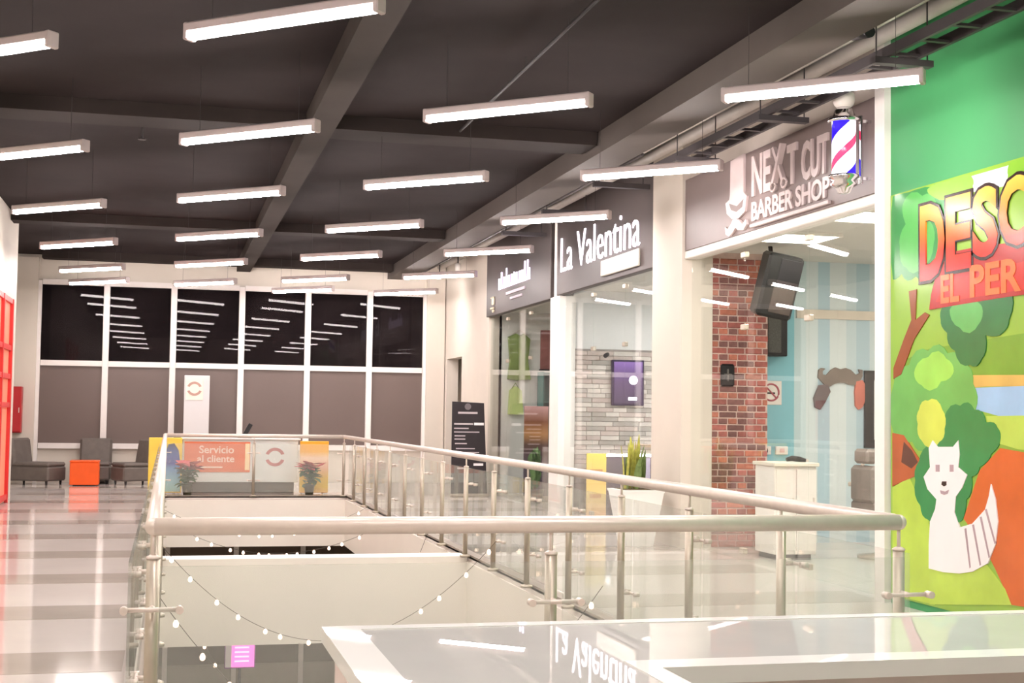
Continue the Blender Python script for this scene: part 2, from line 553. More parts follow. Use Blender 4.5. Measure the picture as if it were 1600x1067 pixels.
# structural beam that crosses the opening at floor level
struct('trim_5', box(VX0 + 0.02, VX1 - 0.02, 14.3, 14.66, -0.87, 0.0), FASCIA, 'cream beam crossing the floor opening')

# lower level
LZ = -4.2
struct('floor_lower', box(-3.7, 9.6, -3, FY + 0.3, LZ - 0.1, LZ), FLOORM, 'pale floor of the level below')
struct('wall_lower_left', box(-3.8, -3.6, -3, FY, LZ, SL), WALL)
struct('wall_lower_right', box(3.16, 9.6, 26.0, 26.2, LZ, -2.0), pm('pinkish_wall_paint', (222, 205, 196), 0.55, var=0.02), 'low pinkish wall on the level below')

# ceiling with beams
ceil = struct('ceiling', MB().box(LX - 1.2, 4.97, -3, FY, 4.62, 5.0).box(4.97, 9.6, -3, FY, 4.9, 5.0), CEIL, 'dark grey painted ceiling')
obj('long_beam', box(1.32, 1.60, -3, FY, 4.42, 4.62), BEAM, ceil)
for y0, y1 in ((5.4, 5.85), (14.35, 14.9), (22.95, 23.4), (28.5, 28.9)):
    obj('cross_beam', box(LX, 4.5, y0, y1, 4.47, 4.62), pm('cross_beam_paint', (50, 44, 42), 0.8, var=0.08, scale=2, ior=1.15), ceil)
obj('edge_beam', box(4.52, 4.97, -3, FY, 4.38, 4.62), EDGEBEAM, ceil)

# left wall
struct('wall_left', box(LX - 0.3, LX, -3, 24.15, 0, 4.9), WALL, 'cream wall along the left walkway')
struct('wall_left_corner', box(LX - 1.2, LX - 1.0, 24.15, FY, 0, 4.9), WALL)
struct('wall_back', box(LX - 1.2, 9.6, -3.2, -3.0, LZ, 5.0), WALL)

# far facade: columns, low wall, header and the glazed screen
fw = MB()
fw.box(LX - 1.2, -2.6, FY, FY + 0.3, LZ, 5.0)
fw.box(5.36, 9.6, FY, FY + 0.3, SL, 5.0)
fw.box(-2.6, 5.36, FY + 0.02, FY + 0.3, SL, 0.71)
fw.box(-2.6, 5.36, FY + 0.02, FY + 0.3, 4.1, 5.0)
far = struct('wall_far', fw, WALL, 'cream end wall around the night windows')
obj('column', box(-3.05, -2.62, FY - 0.15, FY + 0.1, 0, 4.55), WALL, far)
obj('column', box(5.38, 5.78, FY - 0.12, FY + 0.1, 0, 4.9), WALL, far)

MX = [-2.6, -1.28, 0.06, 1.45, 2.83, 4.15, 5.36]
win = structroot('window_1', 'tall white framed night windows across the end of the hall', (0, FY, 0))
for x in MX[1:-1]:
    part('mullion', MB().cbox(x - 0.062, x + 0.062, FY - 0.08, FY + 0.02, 0.0, 4.1, 0.01), ALU, win)
for x in (MX[0], MX[-1]):
    part('mullion', MB().cbox(x - 0.05, x + 0.05, FY - 0.06, FY + 0.02, 0.0, 4.1, 0.01), ALU, win)
for z in (0.74, 2.42, 4.07):
    for i in range(6):
        part('transom', box(MX[i] + 0.06, MX[i + 1] - 0.06, FY - 0.06, FY + 0.02, z - 0.055, z + 0.055), ALU, win)
for i in range(6):
    part('night_pane', box(MX[i] + 0.05, MX[i + 1] - 0.05, FY + 0.0, FY + 0.012, 2.46, 4.03), GL_NIGHT, win, label='dark reflective pane')
    part('film_pane', box(MX[i] + 0.05, MX[i + 1] - 0.05, FY + 0.0, FY + 0.012, 0.78, 2.38), FILM, win, label='pane covered with brown film')
NIGHTFILM = pm('dark_lower_window', (104, 90, 78), 0.2, var=0.06)
wl = structroot('window_2', 'dark brown windows of the level below', (0, FY, LZ))
for x in MX[:5]:
    part('mullion', box(x - 0.05, x + 0.05, FY - 0.08, FY + 0.02, LZ, SL), ALU, wl)
for i in range(6):
    part('pane', box(MX[i] + 0.05, MX[i + 1] - 0.05, FY, FY + 0.012, -3.75, SL), NIGHTFILM, wl)
    part('sill_panel', box(MX[i] + 0.05, MX[i + 1] - 0.05, FY - 0.01, FY + 0.05, LZ, -3.75), pm('grey_sill', (165, 158, 146), 0.5), wl)

for i, (x, lab) in enumerate(((-1.6, 'left'), (1.2, 'middle'), (4.4, 'right'))):  # lamps added out of view to brighten the lower windows and floor
    t = thing('panel_light', 'added unseen fill panel under the slab, level below, %s of three' % lab, 'ceiling light', (x, 25.6, SL))
    part('frame', MB().cbox(x - 0.35, x + 0.35, 25.25, 25.95, SL - 0.03, SL, 0.008), WHITE, t)
    part('diffuser', box(x - 0.3, x + 0.3, 25.3, 25.9, SL - 0.036, SL - 0.03), pm('lower_fill_lamp', (255, 246, 232), 0.4, emit=9, emit_rgb=(255, 240, 220), var=0), t)

# right hand shop wall: columns, bulkheads, party walls
rw = MB()
rw.box(WX, WX + 0.25, 25.12, 27.55, 0, 4.9)
rw.box(WX, WX + 0.25, 29.1, FY, 0, 4.9)
rw.box(WX, WX + 0.25, 27.55, 29.1, 2.67, 4.9)
struct('wall_right', rw, WALL, 'cream wall with a dark doorway at the far end')
struct('door_1', box(WX + 0.9, WX + 1.0, 27.0, FY, 0, 2.9), pm('corridor_shade', (120, 112, 100), 0.7), 'back wall of the dark doorway')
struct('wall_right_pillar', box(WX - 0.08, WX + 0.3, 14.9, 15.9, 0, 4.9), WALL, 'wide cream pillar between the two shops')
struct('wall_right_post', MB().box(WX - 0.06, WX + 0.2, 20.12, 20.62, 0, 3.32).box(WX - 0.06, WX + 0.2, 20.3, 20.42, 3.32, 4.9), WHITE, 'white post between the two dark sign boards')
struct('wall_right_corner', box(WX - 0.06, WX + 0.2, 10.3, 10.46, 0, 4.9), WHITE, 'slim white corner post beside the green mural')
struct('wall_right_green', box(WX, WX + 0.2, -3, 10.3, 0, 4.9), GREENWALL, 'green painted wall around the jungle mural')
struct('wall_right_bulkhead', box(WX + 0.02, WX + 0.2, 10.46, 14.9, 4.24, 4.9), pm('pale_bulkhead', (196, 186, 176), 0.6, var=0.03), 'pale bulkhead above the barber sign')
struct('trim_6', MB().cbox(WX - 0.05, WX + 0.12, 10.46, 14.9, 3.32, 3.41, 0.01), WHITE, 'white beam under the barber sign')

shopwall = pm('pale_shop_wall', (225, 225, 222), 0.6, var=0.02)
for y0, y1, x1 in ((20.25, 20.45, 9.5), (25.12, 25.3, 9.5)):
    struct('wall_partition', box(WX + 0.2, x1, y0, y1, 0, 3.45), shopwall)
struct('wall_shop_back', box(9.5, 9.6, -3, FY, 0, 4.9), shopwall)
struct('ceiling_shops', box(WX + 0.15, 9.5, 10.4, 25.3, 3.42, 3.5), pm('shop_ceiling', (214, 212, 204), 0.7, var=0.02), 'pale ceiling inside the shops')
BLUE = ramp_mat('blue_striped_wall_paint', 0, 7.37, 8.49, [(0.0, (190, 212, 216)), (0.14, (206, 219, 222)), (0.28, (176, 203, 215)), (0.42, (212, 222, 224)), (0.62, (194, 212, 218)), (0.74, (176, 201, 212)), (0.9, (200, 216, 220))], rough=0.5, constant=True)
struct('wall_barber', MB().box(7.37, 9.5, 15.4, 15.5, 0, 3.42), BLUE, 'pale blue striped wall inside the barber shop')
struct('wall_barber_side', MB().box(6.7, 7.37, 15.4, 15.5, 0, 3.42), pm('turquoise_paint', (134, 192, 205), 0.5, var=0.03), 'turquoise strip of wall beside the bricks')
struct('trim_7', box(7.39, 9.5, 15.37, 15.4, 2.72, 2.83), pm('beige_strip', (214, 204, 190), 0.5), 'beige strip across the blue wall')  # thin beige strip set just proud of the wall
struct('wall_barber_near', box(WX + 0.2, 9.5, 10.3, 10.42, 0, 3.45), shopwall)

# brick wall at the far side of the barber shop, brick by brick
MORTAR = pm('brick_mortar', (206, 180, 170), 0.8, var=0.08, scale=20)
BRICKS = [pm('brick_red', (160, 92, 84), 0.7, var=0.18, scale=25, rnd=0.22, bump=0.4), pm('brick_brown', (122, 82, 78), 0.7, var=0.2, scale=25, rnd=0.25, bump=0.4), pm('brick_orange', (178, 108, 88), 0.7, var=0.18, scale=25, rnd=0.2, bump=0.4)]
BX0, BX1, BY = 5.86, 6.80, 14.92
bw = struct('wall_brick', box(BX0 - 0.02, BX1, BY, 15.4, 0, 3.42), MORTAR, 'red brick wall inside the barber shop window')
bmesh_cache = {}
def brick(parent, x0, x1, z0, z1, Y, depth, mats, name, jit=0.004):
    w, h = round(x1 - x0, 3), round(z1 - z0, 3)
    m = random.choice(mats)
    key = (w, h, m.name)
    if key not in bmesh_cache:
        me = MB().cbox(-w / 2, w / 2, -depth, depth * 0.3, 0, h, min(0.006, h / 5)).mesh(name)
        me.materials.append(m)
        bmesh_cache[key] = me
    o = obj(name, bmesh_cache[key], None, parent, ((x0 + x1) / 2, Y + random.uniform(-jit, jit), z0))
    return o
course = 0.0745
row = 0
nb = 0
z = 0.01
extra = MB()
while z + course < 3.42:
    x = BX0 - (0.1 if row % 4 == 0 else (0.03 if row % 2 else 0.0))
    while x < BX1 - 0.02:
        L = 0.205 if row % 2 == 0 else 0.105
        a, b = max(x, BX0), min(x + L, BX1)
        if b - a > 0.03:
            if nb < 300 and z > 0.12:
                brick(bw, a, b, z, z + course - 0.014, BY, 0.012, BRICKS, 'brick')
                nb += 1
            else:
                extra.box(a, b, BY - 0.012, BY + 0.002, z, z + course - 0.014)
        x += L + 0.015
    z += course
    row += 1
if extra.f:
    obj('brick_courses', extra, BRICKS[0], bw, kind='stuff')

# ledger stone wall inside the second shop
STONES = [pm('stone_grey', (176, 170, 162), 0.8, var=0.12, scale=12, rnd=0.1, bump=0.5), pm('stone_pale', (206, 198, 190), 0.8, var=0.1, scale=12, rnd=0.08, bump=0.5), pm('stone_taupe', (190, 176, 168), 0.8, var=0.12, scale=12, rnd=0.1, bump=0.5)]
sw = struct('wall_stone', box(5.98, 9.5, 20.17, 20.25, 0, 2.52), pm('stone_bed', (150, 142, 136), 0.8), 'grey ledger stone wall inside the second shop')
z = 0.62
row = 0
while z < 2.48:
    x = 5.98
    while x < 7.75:
        L = random.choice((0.22, 0.3, 0.42))
        b = min(x + L, 7.8)
        brick(sw, x, b, z, z + 0.068, 20.17, random.choice((0.012, 0.02)), STONES, 'stone', 0.006)
        x = b + 0.004
    z += 0.072

# glazed shop fronts
def shop_front(n, label, y0, y1, z1, seams):
    r = structroot('window_%d' % n, label, (WX + 0.05, y0, 0))
    ys = [y0] + seams + [y1]
    for i in range(len(ys) - 1):
        part('pane', box(WX + 0.04, WX + 0.052, ys[i] + 0.004, ys[i + 1] - 0.004, 0.02, z1), GL_SHOP, r)
    for y in seams:
        for zz in (0.12, 2.45, z1 - 0.12):
            part('patch_fitting', MB().cbox(WX + 0.02, WX + 0.07, y - 0.06, y + 0.06, zz - 0.03, zz + 0.03, 0.008), STEEL_DK, r)
    return r
shop_front(3, 'clear glass front of the barber shop', 10.46, 14.9, 3.33, [11.9, 13.4])
shop_front(4, 'clear glass front of the stone walled shop', 15.9, 20.12, 3.34, [17.3, 18.7])
shop_front(5, 'clear glass front of the farthest shop', 20.62, 25.12, 3.32, [22.2, 23.8])
# ================================================================== CEILING LIGHTS
ANG = math.atan2(-0.98, 1.1)
def make_tube():
    t = thing('ceiling_light', 'x', 'ceiling light', (0, 0, 0), ANG, 'slanting tube lights hung from the ceiling')
    L = 0.735
    obj('housing', MB().cbox(-L, L, -0.05, 0.05, -0.014, 0.055, 0.012), HOUSING, t)
    obj('lamp_tube', MB().prism([(0.044 * math.cos(math.pi + k * math.pi / 8), -0.012 + 0.044 * math.sin(math.pi + k * math.pi / 8)) for k in range(9)], (0, 0, 0), (0, 1, 0), (0, 0, 1), -L + 0.02, L - 0.02), LAMP, t, smooth=True)
    for s in (-1, 1):
        obj('end_cap', MB().cbox(s * L - 0.02, s * L + 0.02, -0.05, 0.05, -0.058, 0.055, 0.008), HOUSING, t)
        obj('hanging_wire', MB().cyl((s * 0.55, 0, 0.053), (s * 0.55, 0, 0.66), 0.0022, n=5), DARKMETAL, t)
    return t
cols = {
    'left': (-1.37, [2.6, 6.3, 10.05, 13.86, 17.56, 21.4, 25.1, 27.6]),
    'second': (0.62, [1.2, 4.93, 8.62, 12.29, 15.9, 19.66, 23.45, 27.05]),
    'third': (2.57, [3.3, 6.96, 10.65, 14.26, 18.0, 21.6, 25.5, 27.9]),
    'right': (4.62, [1.8, 5.5, 9.23, 12.94, 16.45, 20.15, 24.0, 27.6]),
}
ordn = ['nearest', 'second nearest', 'third nearest', 'fourth nearest', 'fifth nearest', 'farthest']
colname = {'left': 'leftmost row', 'second': 'second row from the left', 'third': 'third row from the left', 'right': 'row above the shop fronts'}
proto = None
for cn, (x, ys) in cols.items():
    vis = [y for y in ys if y > 8.0]
    for y in ys:
        if y > 8.0:
            lab = 'white slanting tube light, %s in view of the %s' % (ordn[vis.index(y)], colname[cn])
        else:
            lab = 'white slanting tube light overhead before the picture, %s, %s' % (colname[cn], 'nearer the railing' if y > 4.5 else 'nearer the camera')
        if proto is None:
            proto = make_tube()
            proto.location = (x, y, 3.96)
            proto['label'] = lab
        else:
            dup(proto, (x, y, 3.96), ANG, lab)

# services above the shop side
tr = thing('cable_tray', 'dark cable tray hung above the shop fronts', 'cable tray', (5.2, 12, 4.2))
for x in (5.08, 5.32):
    part('side_rail', box(x - 0.015, x + 0.015, 2.0, 14.2, 4.17, 4.25), DARKMETAL, tr)
for k in range(30):
    part('rung', box(5.09, 5.31, 2.2 + 0.4 * k, 2.24 + 0.4 * k, 4.175, 4.195), DARKMETAL, tr)
for k in range(6):
    part('bracket', box(4.97, 5.45, 2.9 + 2.05 * k, 2.98 + 2.05 * k, 4.12, 4.168), DARKMETAL, tr)
    for x in (5.0, 5.42):
        part('hanger_rod', MB().cyl((x, 2.94 + 2.05 * k, 4.13), (x, 2.94 + 2.05 * k, 4.9), 0.006, n=6), DARKMETAL, tr)
for i, (xx, zz, r, m, lab, y0, y1) in enumerate(((5.62, 4.66, 0.07, PALEPIPE, 'pale round duct running above the shop signs', -2.9, 29.1), (5.35, 4.62, 0.035, PALEPIPE, 'thin pale pipe under the ceiling above the shops', -2.9, 29.1), (5.12, 4.45, 0.02, PIPE, 'thin grey conduit beside the edge beam', 14.6, 28.3), (2.95, 4.52, 0.015, pm('black_pipe', (30, 27, 28), 0.7), 'thin dark sprinkler pipe under the dark ceiling', 5.9, 14.3))):
    p = thing('ceiling_pipe', lab, 'pipe', (xx, (y0 + y1) / 2, zz))
    part('pipe_run', MB().cyl((xx, y0, zz), (xx, y1, zz), r, n=10), m, p, smooth=True)
    y = y0 + 0.8
    while y < y1:
        part('pipe_hanger', MB().cyl((xx, y, zz), (xx, y, 4.9 if xx > 4.97 else 4.62), 0.005, n=5), DARKMETAL, p)
        y += 2.4
for i, (y0) in enumerate((16.0, 18.4, 20.8)):
    b = thing('pipe_bracket', 'dark pipe bracket under the edge beam, %s from the barber shop' % ('first', 'second', 'third')[i], 'bracket', (5.2, y0, 4.3))
    part('bar', box(4.98, 5.7, y0 - 0.04, y0 + 0.04, 4.3, 4.36), DARKMETAL, b)
    for x in (5.05, 5.62):
        part('rod', MB().cyl((x, y0, 4.34), (x, y0, 4.9), 0.007, n=6), DARKMETAL, b)
for x, y, l in ((-0.35, 9.9, 'small dark sprinkler head hanging near the camera'), (-0.35, 15.2, 'small dark sprinkler head hanging beyond the first cross beam')):
    s = thing('sprinkler_head', l, 'sprinkler', (x, y, 4.62))
    part('drop_pipe', MB().cyl((x, y, 4.62), (x, y, 4.42), 0.012, n=8), DARKMETAL, s)
    part('deflector', MB().lathe([(0.012, -0.25), (0.04, -0.26), (0.045, -0.275), (0.01, -0.28)], (x, y, 4.67), 10), DARKMETAL, s)
sp = thing('spotlight', 'black spotlight with a violet glow on the cable tray', 'spotlight', (5.2, 9.8, 4.6))
part('lamp_body', MB().cyl((5.2, 9.55, 4.5), (5.22, 9.85, 4.56), 0.045, 0.05, n=12), BLACK, sp, smooth=True)
part('lens', MB().cyl((5.22, 9.85, 4.56), (5.222, 9.87, 4.562), 0.045, n=12), pm('violet_lens', (225, 200, 255), 0.3, emit=6, emit_rgb=(205, 170, 255)), sp)
part('arm', MB().cyl((5.2, 9.6, 4.53), (5.2, 9.6, 4.9), 0.012, n=8), BLACK, sp)
# two wall washers over the far cream wall
for i, y in enumerate((26.4, 28.3)):
    w = thing('downlight', ('small white downlight washing the wall beside the doorway', 'small white downlight washing the end corner wall')[i], 'downlight', (5.45, y, 4.38))
    part('can', MB().lathe([(0.05, 0.0), (0.055, 0.02), (0.055, 0.14), (0.02, 0.15)], (5.45, y, 4.3), 14), WHITE, w, smooth=True)
    part('stem', MB().cyl((5.45, y, 4.44), (5.45, y, 4.9), 0.012, n=8), DARKMETAL, w)
    ld = bpy.data.lights.new('downlight_beam', 'SPOT')
    ld.energy = 40
    ld.color = (1, 0.93, 0.82)
    ld.spot_size = math.radians(62)
    ld.spot_blend = 0.5
    ld.shadow_soft_size = 0.04
    lo = bpy.data.objects.new('downlight_beam', ld)
    COL.objects.link(lo)
    lo.parent = w
    lo.location = (0, 0, -0.1)
    lo.rotation_euler = (0, math.radians(14), 0)

# ================================================================== RAILINGS
RH = 1.06
def bend(p, q):
    return MB().cyl(p, q, 0.034, n=16)
def make_post(side):
    """post with stem and two glass clamps; side = unit vector (x,y) towards the glass, along = rail direction"""
    sx, sy = side
    ax, ay = -sy, sx
    P = []
    P.append(('tube', MB().cyl((0, 0, 0.02), (0, 0, 0.94), 0.025, n=14), STEEL_DK, True))
    P.append(('base_plate', MB().lathe([(0.055, 0.0), (0.055, 0.02), (0.03, 0.03)], (0, 0, 0.0), 14), STEEL_DK, True))
    P.append(('cap', MB().lathe([(0.027, 0.0), (0.027, 0.008), (0.012, 0.016)], (0, 0, 0.94), 12), STEEL, True))
    P.append(('stem', MB().cyl((0, 0, 0.94), (0, 0, RH - 0.02), 0.008, n=8), STEEL, True))
    cl = []
    for z in (0.76, 0.28):
        m = MB()
        m.cyl((0, 0, z), (sx * 0.07, sy * 0.07, z), 0.012, n=8)
        m.cyl((sx * 0.07 - ax * 0.1, sy * 0.07 - ay * 0.1, z), (sx * 0.07 + ax * 0.1, sy * 0.07 + ay * 0.1, z), 0.009, n=8)
        for s in (-1, 1):
            c = Vector((sx * 0.07 + ax * 0.1 * s, sy * 0.07 + ay * 0.1 * s, z))
            d = Vector((sx, sy, 0))
            m.cyl(c - d * 0.012, c + d * 0.03, 0.015, n=10)
        cl.append(m)
    return P, cl
post_cache = {}
def railing(label, p0, p1, posts, side, ends=True):
    p0, p1 = Vector(p0), Vector(p1)
    r = thing('glass_railing', label, 'railing', ((p0.x + p1.x) / 2, (p0.y + p1.y) / 2, 0.0), 0, 'steel and glass railings around the floor opening')
    base = r.location.copy()
    h = MB().cyl((p0.x, p0.y, RH), (p1.x, p1.y, RH), 0.034, n=18)
    if ends:
        h.ball((p0.x, p0.y, RH), 0.034, 16, 10)
        h.ball((p1.x, p1.y, RH), 0.034, 16, 10)
    part('handrail', h, STEEL, r, smooth=True)
    d = (p1 - p0)
    L = d.length
    d.normalize()
    if side not in post_cache:
        P, cl = make_post(side)
        ms = []
        for n, mb, m, sm in P:
            me = mb.mesh('post_' + n, sm)
            me.materials.append(m)
            ms.append((n, me))
        cs = []
        for mb in cl:
            me = mb.mesh('glass_clamp', True)
            me.materials.append(STEEL)
            cs.append(me)
        post_cache[side] = (ms, cs)
    ms, cs = post_cache[side]
    for t in posts:
        c = p0 + d * t - Vector((base.x, base.y, 0))
        po = obj('post', ms[0][1], None, r, (c.x, c.y, 0.0))
        for n, me in ms[1:]:
            obj(n, me, None, po)
        for me in cs:
            obj('glass_clamp', me, None, po)
    ts = [0.0] + [t for t in posts if 0.3 < t < L - 0.3] + [L]
    s = Vector((side[0], side[1], 0))
    for a, b in zip(ts[:-1], ts[1:]):
        q0 = p0 + d * (a + 0.025) + s * 0.085
        q1 = p0 + d * (b - 0.025) + s * 0.085
        g = MB()
        e = s * 0.006
        pts = [q0 - e, q1 - e, q1 + e, q0 + e]
        g.v = [(p.x, p.y, 0.07) for p in pts] + [(p.x, p.y, 0.92) for p in pts]
        g.f = [(0, 3, 2, 1), (4, 5, 6, 7), (0, 1, 5, 4), (1, 2, 6, 5), (2, 3, 7, 6), (3, 0, 4, 7)]
        part('glass_panel', g, GL_RAIL, r)
RLX, RRX, RNY, RFY = -0.04, 3.06, 5.37, 24.6
railing('near steel handrail and glass railing crossing behind the white counter', (RLX, RNY, 0), (RRX, RNY, 0), [0.0, 1.55, 3.1], (0, -1))
railing('right hand glass railing running in front of the shops', (RRX, RNY + 0.04, 0), (RRX, RFY - 0.04, 0), [1.13 + 1.28 * k for k in range(14)], (1, 0))
railing('left hand glass railing beside the striped tile walkway', (RLX, RNY + 0.04, 0), (RLX, RFY - 0.04, 0), [1.13 + 1.28 * k for k in range(14)], (-1, 0))
railing('far glass railing in front of the service desk', (RLX, RFY, 0), (RRX, RFY, 0), [0.0, 1.52, 3.1], (0, 1))

# ================================================================== STRING LIGHTS across the opening
BULB = pm('warm_bulb', (255, 238, 220), 0.3, emit=2.2, emit_rgb=(255, 218, 190))
def garland(label, Y, za, zb, sag, nb, skew=0.0):
    g = thing('string_lights', label, 'string lights', (RLX, Y, 0), 0, 'fairy lights draped across the opening')
    x0, x1 = RLX, RRX
    def P(t):
        return Vector((x0 + (x1 - x0) * t, Y + skew * math.sin(t * math.pi), za + (zb - za) * t - 4 * sag * t * (1 - t)))
    part('wire', MB().tube([P(k / 40.0) for k in range(41)], 0.0028, 5), pm('dark_wire', (90, 80, 72), 0.6), g)
    bm = MB().lathe([(0.006, 0.0), (0.012, -0.006), (0.02, -0.024), (0.017, -0.042), (0.006, -0.05)], (0, 0, 0), 8).mesh('bulb', True)
    bm.materials.append(BULB)
    for k in range(nb):
        t = (k + 0.5 + random.uniform(-0.2, 0.2)) / nb
        p = P(t) - Vector(g.location)
        obj('bulb', bm, None, g, p)
garland('string of warm bulbs, nearest of those sagging across the opening', 9.5, 0.28, 0.28, 1.15, 15, 0.2)
garland('string of warm bulbs sagging in front of the cream cross beam', 12.8, 0.3, 0.3, 0.95, 15, 0.3)
garland('string of warm bulbs hanging deepest, beyond the cream cross beam', 16.3, 0.0, 0.1, 2.2, 16, 0.3)
garland('shallow string of warm bulbs seen above the cross beam', 18.9, 0.05, 0.05, 0.5, 16, 0.3)
garland('farthest string of warm bulbs, close below the far railing', 21.5, 0.0, 0.02, 0.42, 12, 0.2)

# ================================================================== WHITE COUNTER in the foreground
KTOP = pm('white_back_painted_glass', (248, 248, 243), 0.015, var=0.01, ior=1.4)
KINS = pm('grey_counter_glass', (200, 200, 195), 0.0, var=0.02, ior=1.4)
KBODY = pm('pinkish_laminate', (222, 207, 200), 0.45, var=0.02)
k = thing('display_counter', 'white L-shaped counter with a grey glass top in the foreground', 'counter', (0.65, 2.9, 0))
part('body', MB().box(0.39, 0.94, 0.9, 3.22, 0.08, 0.965).box(0.94, 3.6, 2.65, 3.22, 0.08, 0.965), KBODY, k)
part('plinth', MB().box(0.43, 0.90, 0.95, 3.18, 0, 0.08).box(0.90, 3.55, 2.70, 3.18, 0, 0.08), BLACK, k)
top = MB()
B = 0.085
z0, z1 = 0.965, 1.0
top.box(0.36, 0.36 + B, 0.87, 3.25, z0, z1)
top.box(0.36 + B, 3.63, 3.25 - B * 0.6, 3.25, z0, z1)
top.box(0.97 - B * 0.6, 0.97, 0.87, 2.62, z0, z1)
top.box(0.97 - B * 0.6, 3.63, 2.62, 2.62 + B, z0, z1)
top.box(0.36 + B, 0.97 - B * 0.6, 0.87, 0.87 + B, z0, z1)
top.box(3.63 - B, 3.63, 2.62 + B, 3.25 - B * 0.6, z0, z1)
part('top_frame', top, KTOP, k)
part('glass_inset', MB().box(0.36 + B, 0.97 - B * 0.6, 0.87 + B, 2.62 + B, z0, z1 - 0.002).box(0.36 + B, 3.63 - B, 2.62 + B, 3.25 - B * 0.6, z0, z1 - 0.002), KINS, k)
for x0, x1 in ((0.96, 1.66), (1.67, 2.4), (2.41, 3.14)):
    part('door_panel', MB().cbox(x0, x1, 2.63, 2.65, 0.1, 0.9, 0.004), KBODY, k)
# ================================================================== SHOP SIGNS
LETTER_ON = pm('lit_white_letter', (255, 250, 255), 0.4, emit=1.2, emit_rgb=(252, 240, 255), var=0)
LETTER_GREY = pm('brushed_pale_letter', (205, 190, 188), 0.35, var=0.05)
SX = WX - 0.06
# la valentina board
t = thing('shop_sign', 'charcoal sign board reading La Valentina in lit white letters', 'shop sign', (WX, 18.0, 3.33))
part('board', MB().cbox(WX - 0.06, WX + 0.06, 15.92, 20.28, 3.33, 4.88, 0.008), SIGNBOARD, t)
part('lettering', text_mb('La Valentina', 3.6, 0.52, (SX, 20.03, 3.66), XR, ZU, 0.0, 0.018, bold=-0.012, space=1.02), LETTER_ON, t, label='lit white lettering')
pl = part('plate', MB().cbox(SX - 0.04, SX, 16.4, 17.95, 3.4, 3.62, 0.01), pm('pale_lit_plate', (196, 192, 182), 0.4, emit=0.02), t, label='small pale plate under the name')
part('plate_lettering', MB().box(SX - 0.043, SX - 0.039, 16.55, 17.8, 3.52, 3.545).box(SX - 0.043, SX - 0.039, 16.6, 17.7, 3.46, 3.48), pm('plate_grey_print', (196, 190, 182), 0.5), pl)
# farthest shop board
t = thing('shop_sign', 'charcoal sign board with a short violet-white lit name on the farthest shop', 'shop sign', (WX, 22.9, 3.3))
part('board', MB().cbox(WX - 0.06, WX + 0.06, 20.64, 25.1, 3.31, 4.88, 0.008), SIGNBOARD, t)
y = 24.1
VL = pm('violet_lit_letter', (255, 240, 255), 0.4, emit=2.0, emit_rgb=(240, 215, 255))
for i, h in enumerate([0.2, 0.3, 0.2, 0.34, 0.2, 0.2, 0.22, 0.2, 0.2, 0.2, 0.33, 0.33]):
    zb = 3.74
    pts = [(y, zb), (y, zb + h), (y - 0.05, zb + h), (y - 0.05, zb + 0.2), (y - 0.16, zb + 0.19), (y - 0.16, zb), (y - 0.11, zb), (y - 0.11, zb + 0.14), (y - 0.05, zb + 0.15), (y - 0.05, zb)]
    if i % 3 == 1:
        pts = [(y, zb), (y, zb + h), (y - 0.06, zb + h), (y - 0.06, zb + 0.06), (y - 0.13, zb + 0.05), (y - 0.13, zb)]
    lm = MB()
    xpoly(lm, pts, SX, 0, 0.015)
    part('letter', lm, VL, t, label='glowing violet-white letter too blurred to read')
    y -= 0.185
part('sub_lettering', MB().box(SX - 0.02, SX, 22.2, 23.5, 3.6, 3.65).box(SX - 0.02, SX, 22.4, 23.2, 3.5, 3.54), pm('pale_violet_print', (214, 200, 214), 0.5), t)
em = MB()
for (yy, zz, w, h) in ((24.55, 3.62, 0.24, 0.03), (24.5, 3.5, 0.14, 0.12), (24.56, 3.42, 0.26, 0.04), (24.48, 3.36, 0.1, 0.05)):
    em.cbox(SX - 0.03, SX, yy - w / 2, yy + w / 2, zz, zz + h, 0.008)
part('emblem', em, pm('pale_gold_print', (206, 196, 170), 0.5), t, label='small pale emblem')
# barber sign
t = thing('shop_sign', 'taupe sign board reading NEXT CUT BARBER SHOP with hat and moustache', 'shop sign', (WX, 12.7, 3.41))
part('board', MB().cbox(WX - 0.05, WX + 0.06, 10.47, 14.89, 3.411, 4.24, 0.006), BARBERBOARD, t)
BX = WX - 0.05
def bt(body, y0, y1, z0, z1, bold=0.03):
    return text_mb(body, y0 - y1, z1 - z0, (BX, y0, z0), XR, ZU, 0.0, 0.02, bold=bold, space=0.95)
part('lettering', bt('NE', 12.98, 12.52, 3.755, 4.17), LETTER_GREY, t, label='NE of NEXT')
part('lettering', bt('T', 12.15, 11.94, 3.74, 4.13), LETTER_GREY, t, label='T of NEXT')
part('lettering', bt('CUT', 11.84, 11.3, 3.725, 4.1), LETTER_GREY, t, label='CUT')
part('lettering', bt('BARBER SHOP', 12.98, 11.26, 3.50, 3.70), LETTER_GREY, t, label='BARBER SHOP')
sc = MB()
sc.prism([(-12.46, 4.16), (-12.42, 4.17), (-12.2, 3.82), (-12.24, 3.8)], (BX, 0, 0), XR, ZU, 0, 0.04)
sc.prism([(-12.2, 4.16), (-12.24, 4.17), (-12.43, 3.82), (-12.39, 3.8)], (BX, 0, 0), XR, ZU, 0, 0.055)
for yc in (12.44, 12.19):
    ring = [(BX - 0.03, yc + 0.055 * math.cos(a * math.pi / 8), 3.775 + 0.045 * math.sin(a * math.pi / 8)) for a in range(17)]
    sc.tube(ring, 0.013, 6)
part('scissors', sc, LETTER_GREY, t, label='pair of scissors standing for the X')
part('underline', MB().cbox(BX - 0.04, BX, 11.26, 12.98, 3.435, 3.47, 0.006), LETTER_GREY, t)
hat = MB()
xpoly(hat, POLY['hat'], BX, 0, 0.025)
part('hat_emblem', hat, LETTER_GREY, t, label='top hat emblem')
